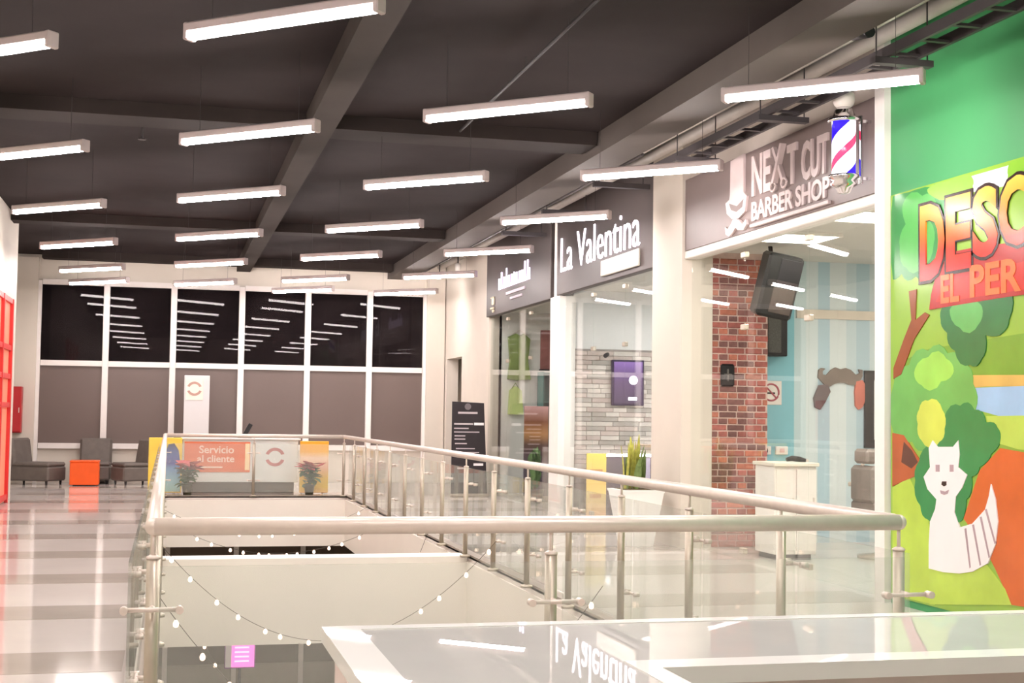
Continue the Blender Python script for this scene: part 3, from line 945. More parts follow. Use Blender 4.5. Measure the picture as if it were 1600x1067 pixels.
hh = MB()
xpoly(hh, POLY['hat_hole'], BX, 0.025, 0.028)
part('hat_band', hh, BARBERBOARD, t)
mo = MB()
xpoly(mo, [(q[0], q[1] + 0.012) for q in POLY['moustache']], BX, 0, 0.03)
part('moustache_emblem', mo, LETTER_GREY, t, label='curled moustache emblem')
# barber pole
t = thing('barber_pole', 'lit barber pole with blue, white and red spiral stripes', 'barber pole', (5.5, 10.55, 3.4))
PC = (5.5, 10.55)
STR = helix_mat('barber_spiral', 0.56, 0.09, [(0.0, (214, 50, 90)), (0.03, (250, 248, 255)), (0.33, (40, 20, 190)), (0.59, (250, 248, 255)), (0.89, (214, 50, 90))], emit=0.9)
part('striped_cylinder', MB().lathe([(0.10, 0), (0.10, 0.45)], (PC[0], PC[1], 3.56), 24), STR, t, smooth=True, label='glowing striped cylinder')
CHROME = pm('chrome', (225, 222, 225), 0.12, metal=1.0, var=0.02)
part('top_collar', MB().lathe([(0.13, 0), (0.14, 0.02), (0.125, 0.04), (0.10, 0.05), (0.08, 0.1), (0.06, 0.13)], (PC[0], PC[1], 4.01), 24), CHROME, t, smooth=True)
part('dome', MB().ball((PC[0], PC[1], 4.215), 0.095, 20, 12), pm('frosted_globe', (214, 206, 200), 0.35, var=0.02), t, smooth=True)
part('base', MB().lathe([(0.02, -0.16), (0.05, -0.15), (0.07, -0.11), (0.115, -0.08), (0.09, -0.05), (0.13, -0.02), (0.13, 0.0)], (PC[0], PC[1], 3.56), 24), CHROME, t, smooth=True)
part('wall_bracket', MB().box(5.5, WX - 0.05, 10.535, 10.565, 3.53, 3.555).box(5.5, WX - 0.05, 10.535, 10.565, 4.02, 4.045).cyl((5.66, 10.55, 3.5), (5.66, 10.55, 4.08), 0.02, n=10), CHROME, t)

# ================================================================== MURAL
def gl(name, rgb, var=0.1, scale=3):
    return pm('print_' + name, rgb, 0.16, var=var, scale=scale, ior=1.5)
t = thing('mural_banner', 'glossy jungle mural banner with orange lettering on the green wall', 'banner', (WX, 9.0, 0.05))
sheet = MB()
xpoly(sheet, [(10.28, 3.36), (7.2, 3.36), (7.2, 0.06), (10.28, 0.06)], WX - 0.001, 0, 0.012)
part('sheet', sheet, gl('lime', (140, 182, 70), 0.12, 1.2), t)
order = [('hill', (112, 160, 58)), ('sky_patch', (206, 214, 220)), ('foliage_dark', (52, 140, 70)), ('foliage_mid', (84, 176, 84)), ('foliage_top', (140, 200, 80)), ('foliage_corner', (132, 186, 60)),
         ('path', (206, 176, 96)), ('water', (150, 190, 220)), ('meadow', (176, 206, 90)), ('grass_left', (176, 206, 76)), ('earth', (204, 102, 44)), ('grass_front', (176, 206, 80)), ('tree_back', (106, 176, 88)), ('tree_bright', (150, 210, 90)), ('trunk', (176, 92, 50)), ('trunk_dark', (92, 58, 44)), ('tree_main', (50, 136, 74)), ('tree_yellow', (200, 216, 90)), ('branch', (140, 76, 42)), ('bush', (42, 116, 64)), ('bush_light', (92, 170, 90)), ('plank', (166, 36, 34)), ('plank_board', (190, 44, 36))]
def blob(pts, amp):
    """scallop an outline like painted foliage"""
    out = []
    n = len(pts)
    cy = sum(p[0] for p in pts) / n
    cz = sum(p[1] for p in pts) / n
    for i in range(n):
        a, b = pts[i], pts[(i + 1) % n]
        d = math.hypot(b[0] - a[0], b[1] - a[1])
        out.append(a)
        for s in (0.25, 0.5, 0.75):
            p = (a[0] + (b[0] - a[0]) * s, a[1] + (b[1] - a[1]) * s)
            r = math.hypot(p[0] - cy, p[1] - cz) or 1
            k = amp * d * math.sin(s * math.pi)
            out.append((p[0] + (p[0] - cy) / r * k, p[1] + (p[1] - cz) / r * k))
    return out
d = 0.012
for nm, c in order:
    d += 0.0004
    pts = POLY[nm]
    if nm in ('hill', 'path', 'water', 'meadow', 'earth'):
        pts = [(7.22 if y < 8.3 else y, zz) for y, zz in pts]
    if nm.startswith(('foliage', 'tree', 'bush')):
        pts = blob(pts, 0.22)
    pts = [(min(max(y, 7.22), 10.27), min(max(zz, 0.07), 3.35)) for y, zz in pts]
    mb = MB()
    xpoly(mb, pts, WX - 0.001, 0.011, d)
    part('printed_' + nm, mb, gl(nm, c), t)
INK = gl('ink', (52, 34, 30), 0.05)
DESC = ramp_mat('print_desc_letters', 2, 2.62, 3.2, [(0.0, (206, 30, 28)), (0.25, (222, 60, 34)), (0.6, (240, 130, 40)), (1.0, (252, 206, 90))], rough=0.16)
mx = WX - 0.001
for i, (ch, y0, w, z0, h) in enumerate((('D', 9.80, 0.36, 2.60, 0.60), ('E', 9.42, 0.34, 2.64, 0.57), ('S', 9.06, 0.32, 2.70, 0.52), ('C', 8.72, 0.36, 2.74, 0.50))):
    part('letter_outline', text_mb(ch, w + 0.05, h + 0.05, (mx, y0 + 0.025, z0 - 0.025), XR, ZU, 0.011, 0.024, bold=0.05), INK, t)
    part('letter', text_mb(ch, w, h, (mx, y0, z0), XR, ZU, 0.011, 0.026, bold=0.035), DESC, t)
    # letters are drawn in the banner's own coordinates
for ch, y0, w, z0, h in (('EL', 9.5, 0.26, 2.40, 0.22), ('PER', 9.1, 0.64, 2.415, 0.24)):
    part('letter', text_mb(ch, w, h, (mx, y0, z0), XR, ZU, 0.011, 0.025, bold=0.03), gl('orange_letters', (232, 110, 56)), t)
AN = gl('white_animal', (238, 232, 232), 0.02)
mb = MB()
xpoly(mb, POLY['animal_body'], mx, 0.011, 0.0245)
part('printed_animal', mb, AN, t, label='white cartoon animal left uncoloured')
for nm in [q for q in POLY if q.startswith(('animal_nose', 'animal_eye', 'animal_mouth', 'tail_line'))]:
    mb = MB()
    xpoly(mb, POLY[nm], mx, 0.011, 0.026)
    part('printed_line', mb, INK if 'nose' in nm else gl('grey_line', (170, 150, 156)), t)

# ================================================================== BARBER SHOP INTERIOR
t = thing('wall_television', 'black television on a tilting bracket high beside the bricks', 'television', (6.35, 13.6, 2.9))
M = Matrix.Translation((6.42, 13.75, 2.93)) @ Matrix.Rotation(math.radians(-6), 4, 'Z') @ Matrix.Rotation(math.radians(10), 4, 'Y') @ Matrix.Rotation(math.radians(12), 4, 'X')
part('casing', MB().cbox(-0.2, 0.2, 0.0, 0.3, -0.36, 0.34, 0.03).xf(M), pm('grey_black_casing', (22, 22, 22), 0.35), t)
part('upper_screen', MB().cbox(-0.06, 0.19, -0.015, 0.0, 0.02, 0.3, 0.005).xf(M), BLACK, t)
part('lower_screen', MB().cbox(-0.08, 0.17, -0.015, 0.0, -0.3, -0.02, 0.005).xf(M), pm('screen_brown', (66, 58, 54), 0.15), t)
part('bracket', MB().cyl((6.45, 13.95, 2.95), (6.5, 14.2, 3.42), 0.025, n=8), DARKMETAL, t)
t = thing('wall_speaker', 'tall black box speaker on the turquoise wall', 'speaker', (7.05, 15.3, 2.5))
part('cabinet', MB().cbox(6.9, 7.18, 15.18, 15.4, 2.24, 2.76, 0.01), BLACK, t)
part('grille', MB().cbox(6.92, 7.09, 15.165, 15.18, 2.28, 2.72, 0.004), pm('grille_grey', (80, 80, 76), 0.6, scale=60, var=0.3), t)
t = thing('no_smoking_sign', 'white no smoking sign on the turquoise wall', 'sign', (7.05, 15.4, 1.8))
part('plate', MB().cbox(6.92, 7.2, 15.385, 15.4, 1.66, 1.95, 0.003), WHITE, t)
RED = pm('sign_red', (176, 90, 100), 0.5)
ring = [(7.06 + 0.1 * math.cos(a * math.pi / 12), 15.382, 1.81 + 0.1 * math.sin(a * math.pi / 12)) for a in range(25)]
part('red_ring', MB().tube(ring, 0.012, 6), RED, t)
part('slash', MB().cyl((6.99, 15.38, 1.88), (7.13, 15.38, 1.74), 0.01, n=6), RED, t)
part('cigarette', box(7.0, 7.11, 15.378, 15.386, 1.79, 1.81), BLACK, t)
for i, (x, lab) in enumerate(((6.98, 'white socket plate with a black plug low on the turquoise wall'), (7.2, 'blank white socket plate beside the plugged one'))):
    t = thing('wall_socket', lab, 'socket', (x, 15.4, 1.1))
    part('plate', MB().cbox(x - 0.08, x + 0.08, 15.37, 15.4, 1.06, 1.16, 0.006), WHITE, t)
    part('plug' if i == 0 else 'face', MB().cbox(x - 0.03, x + 0.03, 15.35 if i == 0 else 15.365, 15.372, 1.085, 1.135, 0.006), BLACK if i == 0 else pm('socket_pink', (226, 190, 190), 0.5), t)
t = thing('wall_plaque', 'small black plaque hung on the brick wall', 'plaque', (6.28, 14.9, 1.98))
part('board', MB().cbox(6.2, 6.37, 14.88, 14.905, 1.86, 2.12, 0.02), BLACK, t)
part('carved_mark', MB().cyl((6.285, 14.875, 1.92), (6.285, 14.875, 2.06), 0.012, n=6).cyl((6.24, 14.875, 2.0), (6.33, 14.875, 2.0), 0.01, n=6), pm('plaque_grey', (96, 92, 88), 0.5), t)
t = thing('moustache_decoration', 'large brown moustache with sideburns mounted on the blue wall', 'wall decoration', (7.97, 15.4, 1.9))
MB1 = MB(); ypoly(MB1, POLY['wall_moustache'], 15.4, 0, 0.03)
part('moustache', MB1, pm('moustache_brown', (124, 112, 104), 0.6, var=0.12), t)
MB1 = MB(); ypoly(MB1, POLY['sideburn_left'], 15.4, 0, 0.034)
part('sideburn', MB1, pm('sideburn_dark', (104, 92, 94), 0.6, var=0.2), t, label='dark sideburn')
MB1 = MB(); ypoly(MB1, POLY['sideburn_right'], 15.4, 0, 0.034)
part('sideburn', MB1, pm('sideburn_red', (196, 112, 96), 0.6, var=0.12), t, label='reddish sideburn')
t = thing('wall_mirror', 'mirror in a black frame at the edge of the blue wall', 'mirror', (8.65, 15.4, 1.7))
part('frame', MB().box(8.3, 8.42, 15.36, 15.4, 1.15, 2.1).box(8.98, 9.1, 15.36, 15.4, 1.15, 2.1).box(8.42, 8.98, 15.36, 15.4, 1.98, 2.1).box(8.42, 8.98, 15.36, 15.4, 1.15, 1.25), BLACK, t)
part('mirror_glass', box(8.42, 8.98, 15.38, 15.4, 1.25, 1.98), pm('mirror_silver', (225, 230, 230), 0.03, metal=1.0, var=0), t)
t = thing('barber_cabinet', 'white cabinet standing beside the brick wall in the barber shop', 'cabinet', (6.6, 13.7, 0))
part('body', MB().cbox(6.24, 6.72, 13.5, 14.0, 0.06, 0.99, 0.008), WHITE, t)
part('worktop', MB().cbox(6.22, 6.74, 13.46, 14.03, 0.99, 1.03, 0.006), pm('cream_worktop', (226, 222, 208), 0.35), t)
part('plinth', box(6.28, 6.68, 13.54, 13.98, 0, 0.06), DARKMETAL, t)
for x in (6.25, 6.485):
    dr = part('door', MB().cbox(x, x + 0.23, 13.48, 13.5, 0.1, 0.96, 0.004), WHITE, t)
    part('handle', MB().cyl((x + 0.19, 13.465, 0.5), (x + 0.19, 13.465, 0.66), 0.008, n=6), STEEL, dr)
t = thing('hair_clipper', 'black hair clipper lying on the white cabinet', 'clipper', (6.62, 13.7, 1.03))
part('clipper_body', MB().tube([(6.47, 13.7, 1.055), (6.53, 13.7, 1.07), (6.62, 13.68, 1.06), (6.68, 13.67, 1.05)], [0.02, 0.03, 0.028, 0.018], 8), BLACK, t, smooth=True)
part('clipper_blade', MB().cbox(6.675, 6.705, 13.645, 13.695, 1.035, 1.06, 0.003), STEEL, t)
t = thing('barber_chair', 'grey padded barber chair behind the white corner post', 'barber chair', (7.55, 13.6, 0))
GREYP = pm('grey_padding', (128, 118, 112), 0.5, var=0.12)
part('seat', MB().cbox(7.3, 7.85, 13.3, 13.85, 0.5, 0.62, 0.03), GREYP, t)
part('backrest', MB().cbox(7.28, 7.42, 13.32, 13.83, 0.6, 1.0, 0.04), GREYP, t)
part('headrest', MB().cbox(7.27, 7.4, 13.42, 13.72, 1.02, 1.18, 0.03), GREYP, t)
for y in (13.27, 13.88):
    part('armrest', MB().cbox(7.3, 7.75, y - 0.03, y + 0.03, 0.76, 0.81, 0.012), pm('cream_arm', (206, 196, 180), 0.4), t)
    part('arm_support', MB().cyl((7.6, y, 0.55), (7.6, y, 0.77), 0.018, n=8), STEEL, t)
part('pedestal', MB().lathe([(0.3, 0.0), (0.3, 0.03), (0.08, 0.06), (0.06, 0.5)], (7.58, 13.58, 0), 18), STEEL_DK, t, smooth=True)
part('footrest', MB().tube([(7.85, 13.4, 0.5), (8.05, 13.4, 0.2), (8.05, 13.76, 0.2), (7.85, 13.76, 0.5)], 0.018, 8), STEEL, t)
part('footrest_link', MB().cyl((7.3, 13.58, 1.0), (7.33, 13.58, 1.04), 0.02, n=8), STEEL, t)
PANEL = pm('ceiling_panel_lamp', (255, 252, 244), 0.4, emit=PANEL_STRENGTH, emit_rgb=(255, 246, 232), var=0)
def panel_light(label, x0, x1, y0, y1, z, m=PANEL):
    t = thing('panel_light', label, 'ceiling light', ((x0 + x1) / 2, (y0 + y1) / 2, z))
    f = MB()
    f.box(x0 - 0.03, x0, y0 - 0.03, y1 + 0.03, z, z + 0.04).box(x1, x1 + 0.03, y0 - 0.03, y1 + 0.03, z, z + 0.04)
    f.box(x0, x1, y0 - 0.03, y0, z, z + 0.04).box(x0, x1, y1, y1 + 0.03, z, z + 0.04)
    part('frame', f, WHITE, t)
    part('diffuser', box(x0, x1, y0, y1, z + 0.008, z + 0.04), m, t)
panel_light('lit square ceiling panel in the barber shop, nearer the mural', 6.1, 6.7, 11.3, 11.9, 3.38)
panel_light('lit square ceiling panel in the barber shop, nearer the bricks', 6.1, 6.7, 12.95, 13.55, 3.38)
panel_light('lit square ceiling panel at the back of the barber shop', 8.0, 8.6, 12.6, 13.2, 3.38)
BRIGHT = pm('bright_panel_lamp', (255, 252, 248), 0.4, emit=PANEL_STRENGTH * 1.6, emit_rgb=(250, 248, 250), var=0)
panel_light('lit ceiling panel at the front of the stone walled shop', 6.5, 7.1, 17.0, 17.6, 3.38, BRIGHT)
panel_light('added ceiling panel brightening the wall above the stones', 7.6, 8.2, 18.0, 18.6, 3.38, BRIGHT)  # extra lamp, added to lift the wall above the stones
panel_light('lit ceiling panel in the farthest shop', 6.8, 7.4, 22.4, 23.0, 3.38, pm('dim_panel_lamp', (255, 250, 240), 0.4, emit=PANEL_STRENGTH * 0.55, emit_rgb=(255, 244, 228), var=0))

# ================================================================== SECOND SHOP INTERIOR
t = thing('framed_poster', 'dark violet framed poster on the stone wall', 'poster', (6.85, 20.1, 2.0))
part('frame', MB().cbox(6.58, 7.1, 20.08, 20.13, 1.66, 2.36, 0.008), pm('violet_black', (66, 54, 78), 0.3), t)
PV = ramp_mat('violet_poster_print', 2, -0.3, 0.34, [(0.0, (88, 74, 96)), (0.5, (104, 84, 118)), (0.75, (120, 96, 146)), (1.0, (152, 120, 188))], rough=0.15)
part('print', box(6.61, 7.07, 20.07, 20.085, 1.69, 2.33), PV, t)
part('printed_mark', MB().lathe([(0.07, 0), (0.07, 0.012)], (0, 0, 0), 14).xf(Matrix.Translation((6.92, 20.07, 2.05)) @ Matrix.Rotation(math.pi / 2, 4, 'X')), pm('glow_white_print', (250, 246, 255), 0.3, emit=0.8), t)
part('printed_mark', MB().cbox(6.84, 6.98, 20.06, 20.07, 1.74, 1.79, 0.004), pm('glow_white_print', (250, 246, 255)), t)
t = thing('reception_counter', 'violet grey counter with a glowing white edge before the stone wall', 'counter', (6.9, 19.7, 0))
part('body', MB().cbox(6.25, 8.2, 19.45, 19.95, 0.0, 0.9, 0.01), pm('violet_grey_laminate', (92, 82, 92), 0.4), t)
part('worktop', MB().cbox(6.2, 8.25, 19.4, 20.0, 0.9, 0.94, 0.006), WHITE, t)
part('light_strip', box(6.22, 8.2, 19.385, 19.4, 0.9, 0.935), pm('led_strip', (255, 252, 255), 0.4, emit=8, emit_rgb=(250, 244, 255), var=0), t, label='glowing white light strip')
part('side_panel', box(6.85, 6.98, 19.435, 19.45, 0.02, 0.88), pm('lilac_panel', (170, 164, 184), 0.4), t)
t = thing('advert_stand', 'yellow advert stand behind the glass beside the white post', 'advert stand', (6.05, 19.2, 0))
YEL = ramp_mat('yellow_advert_print', 2, 0.0, 0.95, [(0.0, (236, 186, 150)), (0.35, (238, 204, 120)), (0.6, (240, 200, 110)), (1.0, (244, 226, 96))], rough=0.4)
part('sheet', MB().cbox(5.92, 6.22, 19.2, 19.225, 0.03, 0.95, 0.005), YEL, t)
part('foot', MB().cbox(5.9, 6.24, 19.1, 19.32, 0, 0.03, 0.008), WHITE, t)
part('printed_block', MB().box(5.97, 6.16, 19.194, 19.2, 0.6, 0.72).box(5.97, 6.14, 19.194, 19.2, 0.3, 0.36), pm('advert_ochre', (206, 150, 90), 0.5), t)
t = thing('security_camera', 'small white security camera on the stone wall', 'camera', (6.45, 20.1, 2.5))
part('mount', MB().cyl((6.5, 20.16, 2.42), (6.5, 20.05, 2.44), 0.02, n=8), WHITE, t)
part('camera_body', MB().cyl((6.5, 20.06, 2.44), (6.42, 19.92, 2.41), 0.03, 0.035, n=10), DARKMETAL, t, smooth=True)

# ================================================================== FARTHEST SHOP INTERIOR
SHADES = [(110, 140, 84), (176, 196, 120), (204, 214, 130)]
t = thing('hanging_dress', 'olive green dress hanging high in the farthest shop', 'dress', (6.45, 24.8, 2.2))
dm = MB(); ypoly(dm, [(6.16, 2.95), (6.30, 3.02), (6.38, 2.98), (6.46, 3.02), (6.58, 2.92), (6.54, 2.5), (6.60, 2.16), (6.36, 2.14), (6.16, 2.16), (6.20, 2.5)], 25.12, 0, 0.1)
part('cloth', dm, pm('olive_cloth', (128, 146, 86), 0.8, var=0.2, scale=5), t)
part('hanger', MB().tube([(6.22, 25.08, 3.0), (6.38, 25.08, 3.08), (6.54, 25.08, 3.0)], 0.008, 6), STEEL, t)
t = thing('garment_bag', 'lime green garment bag hanging below the olive dress', 'garment bag', (6.35, 24.8, 1.5))
dm = MB(); ypoly(dm, [(6.2, 1.95), (6.3, 2.03), (6.42, 1.95), (6.46, 1.5), (6.18, 1.5)], 25.12, 0, 0.12)
part('bag', dm, pm('lime_cloth', (190, 210, 130), 0.7, var=0.12), t)
part('handle', MB().tube([(6.24, 25.06, 1.98), (6.31, 25.06, 2.09), (6.38, 25.06, 1.98)], 0.01, 6), pm('olive_cloth', (128, 146, 86)), t)
t = thing('shop_banner', 'tall banner with a warm brown and violet print in the farthest shop', 'banner', (6.55, 23.4, 0))
BAN = ramp_mat('warm_banner_print', 2, 0.0, 1.62, [(0.0, (74, 64, 78)), (0.35, (98, 86, 104)), (0.6, (104, 76, 66)), (0.72, (206, 150, 92)), (0.85, (150, 92, 56)), (1.0, (216, 170, 170))], rough=0.4)
part('sheet', MB().cbox(6.06, 6.5, 23.4, 23.42, 0.06, 1.65, 0.005), BAN, t)
part('base_roll', MB().cyl((6.04, 23.41, 0.04), (6.52, 23.41, 0.04), 0.04, n=10), STEEL_DK, t, smooth=True)
t = thing('shelf_unit', 'teal shelf unit at the back of the farthest shop', 'shelf', (7.35, 24.6, 0))
TEAL = pm('teal_board', (86, 128, 126), 0.5)
part('back_panel', box(6.72, 7.42, 24.98, 25.0, 0, 2.3), TEAL, t)
for x in (6.72, 7.40):
    part('side_panel', box(x, x + 0.02, 24.6, 25.0, 0, 2.3), TEAL, t)
for zz in (0.1, 0.65, 1.2, 1.75, 2.28):
    part('shelf', box(6.74, 7.40, 24.6, 24.98, zz - 0.02, zz), TEAL, t)
t = thing('wall_poster', 'faded red poster high at the back of the farthest shop', 'poster', (7.3, 25.1, 2.7))
part('sheet', MB().cbox(6.8, 7.3, 25.09, 25.12, 2.36, 3.1, 0.004), pm('faded_red_print', (150, 96, 92), 0.5, var=0.12), t)
part('frame', box(6.78, 7.32, 25.1, 25.12, 2.34, 2.36), DARKMETAL, t)
t = thing('potted_shrub', 'leafy green shrub in the farthest shop window', 'plant', (6.06, 22.6, 0))
part('pot', MB().lathe([(0.1, 0), (0.15, 0.22), (0.16, 0.24), (0.13, 0.24)], (6.06, 22.6, 0), 14), pm('grey_pot', (120, 116, 108), 0.6), t, smooth=True)
LEAFG = pm('shrub_leaf', (104, 142, 84), 0.5, var=0.25, rnd=0.3)
def leaf_mesh(name, L, w, bendy, m):
    mb = MB()
    n = 4
    for i in range(n + 1):
        s = i / n
        ww = w * math.sin(math.pi * min(0.97, 0.12 + 0.85 * s))
        zz = L * s * (1 - bendy * s * 0.4)
        yy = bendy * L * s * s * 0.6
        mb.v += [(-ww, yy, zz), (0, yy + ww * 0.25, zz - 0.003), (ww, yy, zz), (0, yy + ww * 0.25 + 0.004, zz)]
    for i in range(n):
        a, b = 4 * i, 4 * i + 4
        for j in range(4):
            k2 = (j + 1) % 4
            mb.f.append((a + j, a + k2, b + k2, b + j))
    mb.f += [(3, 2, 1, 0), (4 * n, 4 * n + 1, 4 * n + 2, 4 * n + 3)]
    me = mb.mesh(name)
    me.materials.append(m)
    return me
lfm = leaf_mesh('leaf', 0.3, 0.06, 0.7, LEAFG)
for i in range(34):
    o = obj('leaf', lfm, None, t, (random.uniform(-0.06, 0.06), random.uniform(-0.06, 0.06), 0.22 + random.uniform(0, 0.5)))
    o.rotation_euler = (random.uniform(0.1, 0.8), 0, random.uniform(0, 6.28))
part('stem', MB().cyl((6.06, 22.6, 0.2), (6.07, 22.6, 0.75), 0.012, n=6), pm('stem_brown', (96, 80, 56), 0.7), t)

# ================================================================== WALKWAY OBJECTS
t = thing('snake_plant', 'snake plant in a tall tapered white planter by the wide pillar', 'potted plant', (5.32, 15.3, 0))
pt = MB()
def taper(mb, cx, cyy, z0, z1, a, b):
    n = len(mb.v)
    for zz, h in ((z0, a), (z1, b)):
        mb.v += [(cx - h, cyy - h, zz), (cx + h, cyy - h, zz), (cx + h, cyy + h, zz), (cx - h, cyy + h, zz)]
    mb.f += [tuple(n + i for i in q) for q in ((0, 3, 2, 1), (4, 5, 6, 7), (0, 1, 5, 4), (1, 2, 6, 5), (2, 3, 7, 6), (3, 0, 4, 7))]
taper(pt, 5.32, 15.3, 0.0, 0.62, 0.16, 0.255)
part('planter', pt, pm('white_planter', (238, 238, 234), 0.35, var=0.01), t)
rim = MB(); taper(rim, 5.32, 15.3, 0.62, 0.65, 0.262, 0.268)
part('planter_rim', rim, pm('white_planter', (238, 238, 234)), t)
part('soil', box(5.12, 5.52, 15.1, 15.5, 0.65, 0.655), pm('soil', (96, 84, 58), 0.9, var=0.3, scale=30), t)
SNK = [leaf_mesh('leaf', 0.72, 0.045, 0.12, pm('snake_leaf_yellow', (176, 176, 84), 0.4, var=0.3, scale=14, rnd=0.15)), leaf_mesh('leaf', 0.55, 0.045, 0.2, pm('snake_leaf_green', (112, 134, 76), 0.4, var=0.3, scale=14, rnd=0.15))]
for i in range(16):
    a = random.uniform(0, 6.28)
    r = random.uniform(0.02, 0.15)
    o = obj('leaf', SNK[i % 2], None, t, (r * math.cos(a), r * math.sin(a), 0.65))
    o.rotation_euler = (random.uniform(-0.05, 0.22), random.uniform(-0.12, 0.12), a - math.pi / 2)
    s = random.uniform(0.6, 1.05)
    o.scale = (1, 1, s)
t = thing('banner_stand', 'black roll-up banner stand with white price lines beside the doorway', 'banner stand', (5.3, 24.5, 0))
bs = MB(); bs.prism([(4.99, 0.06), (5.66, 0.06), (5.58, 1.7), (4.99, 1.72)], (0, 24.5, 0), XU, ZU, 0, 0.02)
part('sheet', bs, pm('black_print', (48, 42, 46), 0.35, var=0.08), t)
part('base', MB().cbox(4.98, 5.68, 24.4, 24.58, 0, 0.06, 0.015), STEEL_DK, t)
part('support_pole', MB().cyl((5.3, 24.53, 0.05), (5.3, 24.53, 1.68), 0.012, n=8), STEEL_DK, t)
PR = pm('pale_print', (196, 186, 190), 0.5)
ly = 24.476
tm = MB().lathe([(0.06, 0), (0.06, 0.004)], (0, 0, 0), 14).xf(Matrix.Translation((5.28, ly + 0.003, 1.63)) @ Matrix.Rotation(math.pi / 2, 4, 'X'))
part('printed_logo', tm, pm('grey_print', (120, 112, 116), 0.5), t)
for zz, x0, x1, h in ((1.50, 5.1, 5.46, 0.035), (1.30, 5.03, 5.38, 0.03), (1.225, 5.03, 5.3, 0.022), (1.16, 5.03, 5.5, 0.02), (1.09, 5.04, 5.24, 0.022), (1.03, 5.04, 5.24, 0.022), (0.95, 5.05, 5.27, 0.022), (0.86, 5.07, 5.42, 0.02), (0.79, 5.06, 5.5, 0.02), (0.5, 5.1, 5.3, 0.03)):
    part('printed_line', box(x0, x1, ly, ly + 0.005, zz, zz + h), PR, t)
for zz in (1.295, 0.56):
    part('printed_tag', box(5.4, 5.58, ly, ly + 0.005, zz, zz + 0.045), pm('white_print', (245, 242, 244), 0.5), t)

# ================================================================== FAR END: desk, plants, seats
LOGO = pm('logo_red', (190, 120, 118), 0.5)
def ring_logo(par, cx, Y, cz, r, w, m, name='printed_logo', tilt=0.0):
    for a0 in (20, 200):
        mb = MB()
        out = [(cx + r * math.cos(math.radians(a)), cz + r * 0.95 * math.sin(math.radians(a))) for a in range(a0, a0 + 141, 10)]
        inn = [(cx + (r - w) * math.cos(math.radians(a)), cz + (r - w) * 0.95 * math.sin(math.radians(a))) for a in range(a0 + 140, a0 - 1, -10)]
        ypoly(mb, out + inn, Y, 0, 0.006)
        part(name, mb, m, par)
t = thing('service_desk', 'white service desk with an orange customer service panel', 'desk', (1.3, 25.8, 0))
part('body', MB().cbox(0.28, 2.34, 25.6, 26.2, 0.2, 0.97, 0.008), pm('desk_white', (226, 230, 226), 0.4, var=0.01), t)
part('worktop', MB().cbox(0.24, 2.38, 25.55, 26.25, 0.97, 1.0, 0.006), WHITE, t)
part('toe_kick', box(0.34, 2.28, 25.68, 26.15, 0, 0.2), pm('toe_kick_grey', (110, 104, 96), 0.6), t)
pn = part('front_panel', MB().cbox(0.3, 1.47, 25.585, 25.6, 0.38, 0.93, 0.003), pm('orange_panel', (228, 128, 92), 0.4, var=0.05), t, label='orange panel reading Servicio al cliente')
PW = pm('panel_lettering', (250, 222, 204), 0.5)
part('lettering', text_mb('Servicio', 0.62, 0.14, (0.56, 25.585, 0.72), XU, ZU, 0, 0.004, bold=0.02), PW, pn)
part('lettering', text_mb('al cliente', 0.66, 0.13, (0.53, 25.585, 0.56), XU, ZU, 0, 0.004, bold=0.02), PW, pn)
part('small_print', box(0.58, 0.98, 25.58, 25.586, 0.455, 0.485), PW, pn)
part('cream_edge', box(1.38, 1.46, 25.58, 25.586, 0.42, 0.9), pm('cream_print', (250, 226, 180), 0.5), pn)
ring_logo(t, 1.92, 25.6, 0.66, 0.18, 0.06, LOGO)
t = thing('desk_phone', 'slanted black card terminal on the service desk', 'terminal', (1.4, 25.75, 1.0))
M = Matrix.Translation((1.36, 25.75, 1.03)) @ Matrix.Rotation(math.radians(28), 4, 'Y')
part('screen', MB().cbox(-0.04, 0.04, -0.02, 0.02, 0.0, 0.26, 0.008).xf(M), BLACK, t)
part('foot', MB().cbox(1.24, 1.5, 25.68, 25.82, 1.0, 1.035, 0.008), BLACK, t)
t = thing('display_board', 'yellow display board with an orange head at the right of the desk', 'display board', (2.6, 25.5, 0))
YB = ramp_mat('orange_yellow_board_print', 2, 0.0, 0.96, [(0.0, (244, 190, 120)), (0.14, (246, 206, 66)), (0.3, (244, 200, 90)), (0.5, (244, 190, 160)), (0.68, (248, 220, 190)), (0.8, (246, 186, 70)), (1.0, (248, 176, 48))], rough=0.4)
part('board', MB().cbox(2.36, 2.88, 25.42, 25.5, 0.02, 0.96, 0.006), YB, t)
part('foot', MB().box(2.4, 2.46, 25.34, 25.6, 0, 0.02).box(2.78, 2.84, 25.34, 25.6, 0, 0.02), WHITE, t)
t = thing('display_board', 'yellow display board with a blue printed figure at the left of the desk', 'display board', (0.0, 25.5, 0))
part('board', MB().cbox(-0.32, 0.26, 25.42, 25.5, 0.02, 1.0, 0.006), pm('yellow_board', (246, 214, 88), 0.4, var=0.05), t)
BLU = ramp_mat('blue_figure_print', 2, 0.0, 0.9, [(0.0, (180, 224, 204)), (0.25, (150, 208, 224)), (0.5, (110, 160, 214)), (0.6, (70, 80, 160)), (0.78, (90, 110, 170)), (1.0, (76, 84, 110))], rough=0.4)
bp = MB(); ypoly(bp, [(-0.05, 0.04), (0.24, 0.04), (0.24, 0.5), (0.2, 0.78), (0.12, 0.9), (0.02, 0.88), (-0.04, 0.7), (-0.05, 0.4)], 25.42, 0, 0.005)
part('printed_figure', bp, BLU, t)
part('foot', MB().box(-0.28, -0.22, 25.34, 25.6, 0, 0.02).box(0.16, 0.22, 25.34, 25.6, 0, 0.02), WHITE, t)
t = thing('sign_totem', 'tall pale totem with a round logo behind the service desk', 'totem', (0.55, 28.6, 0))
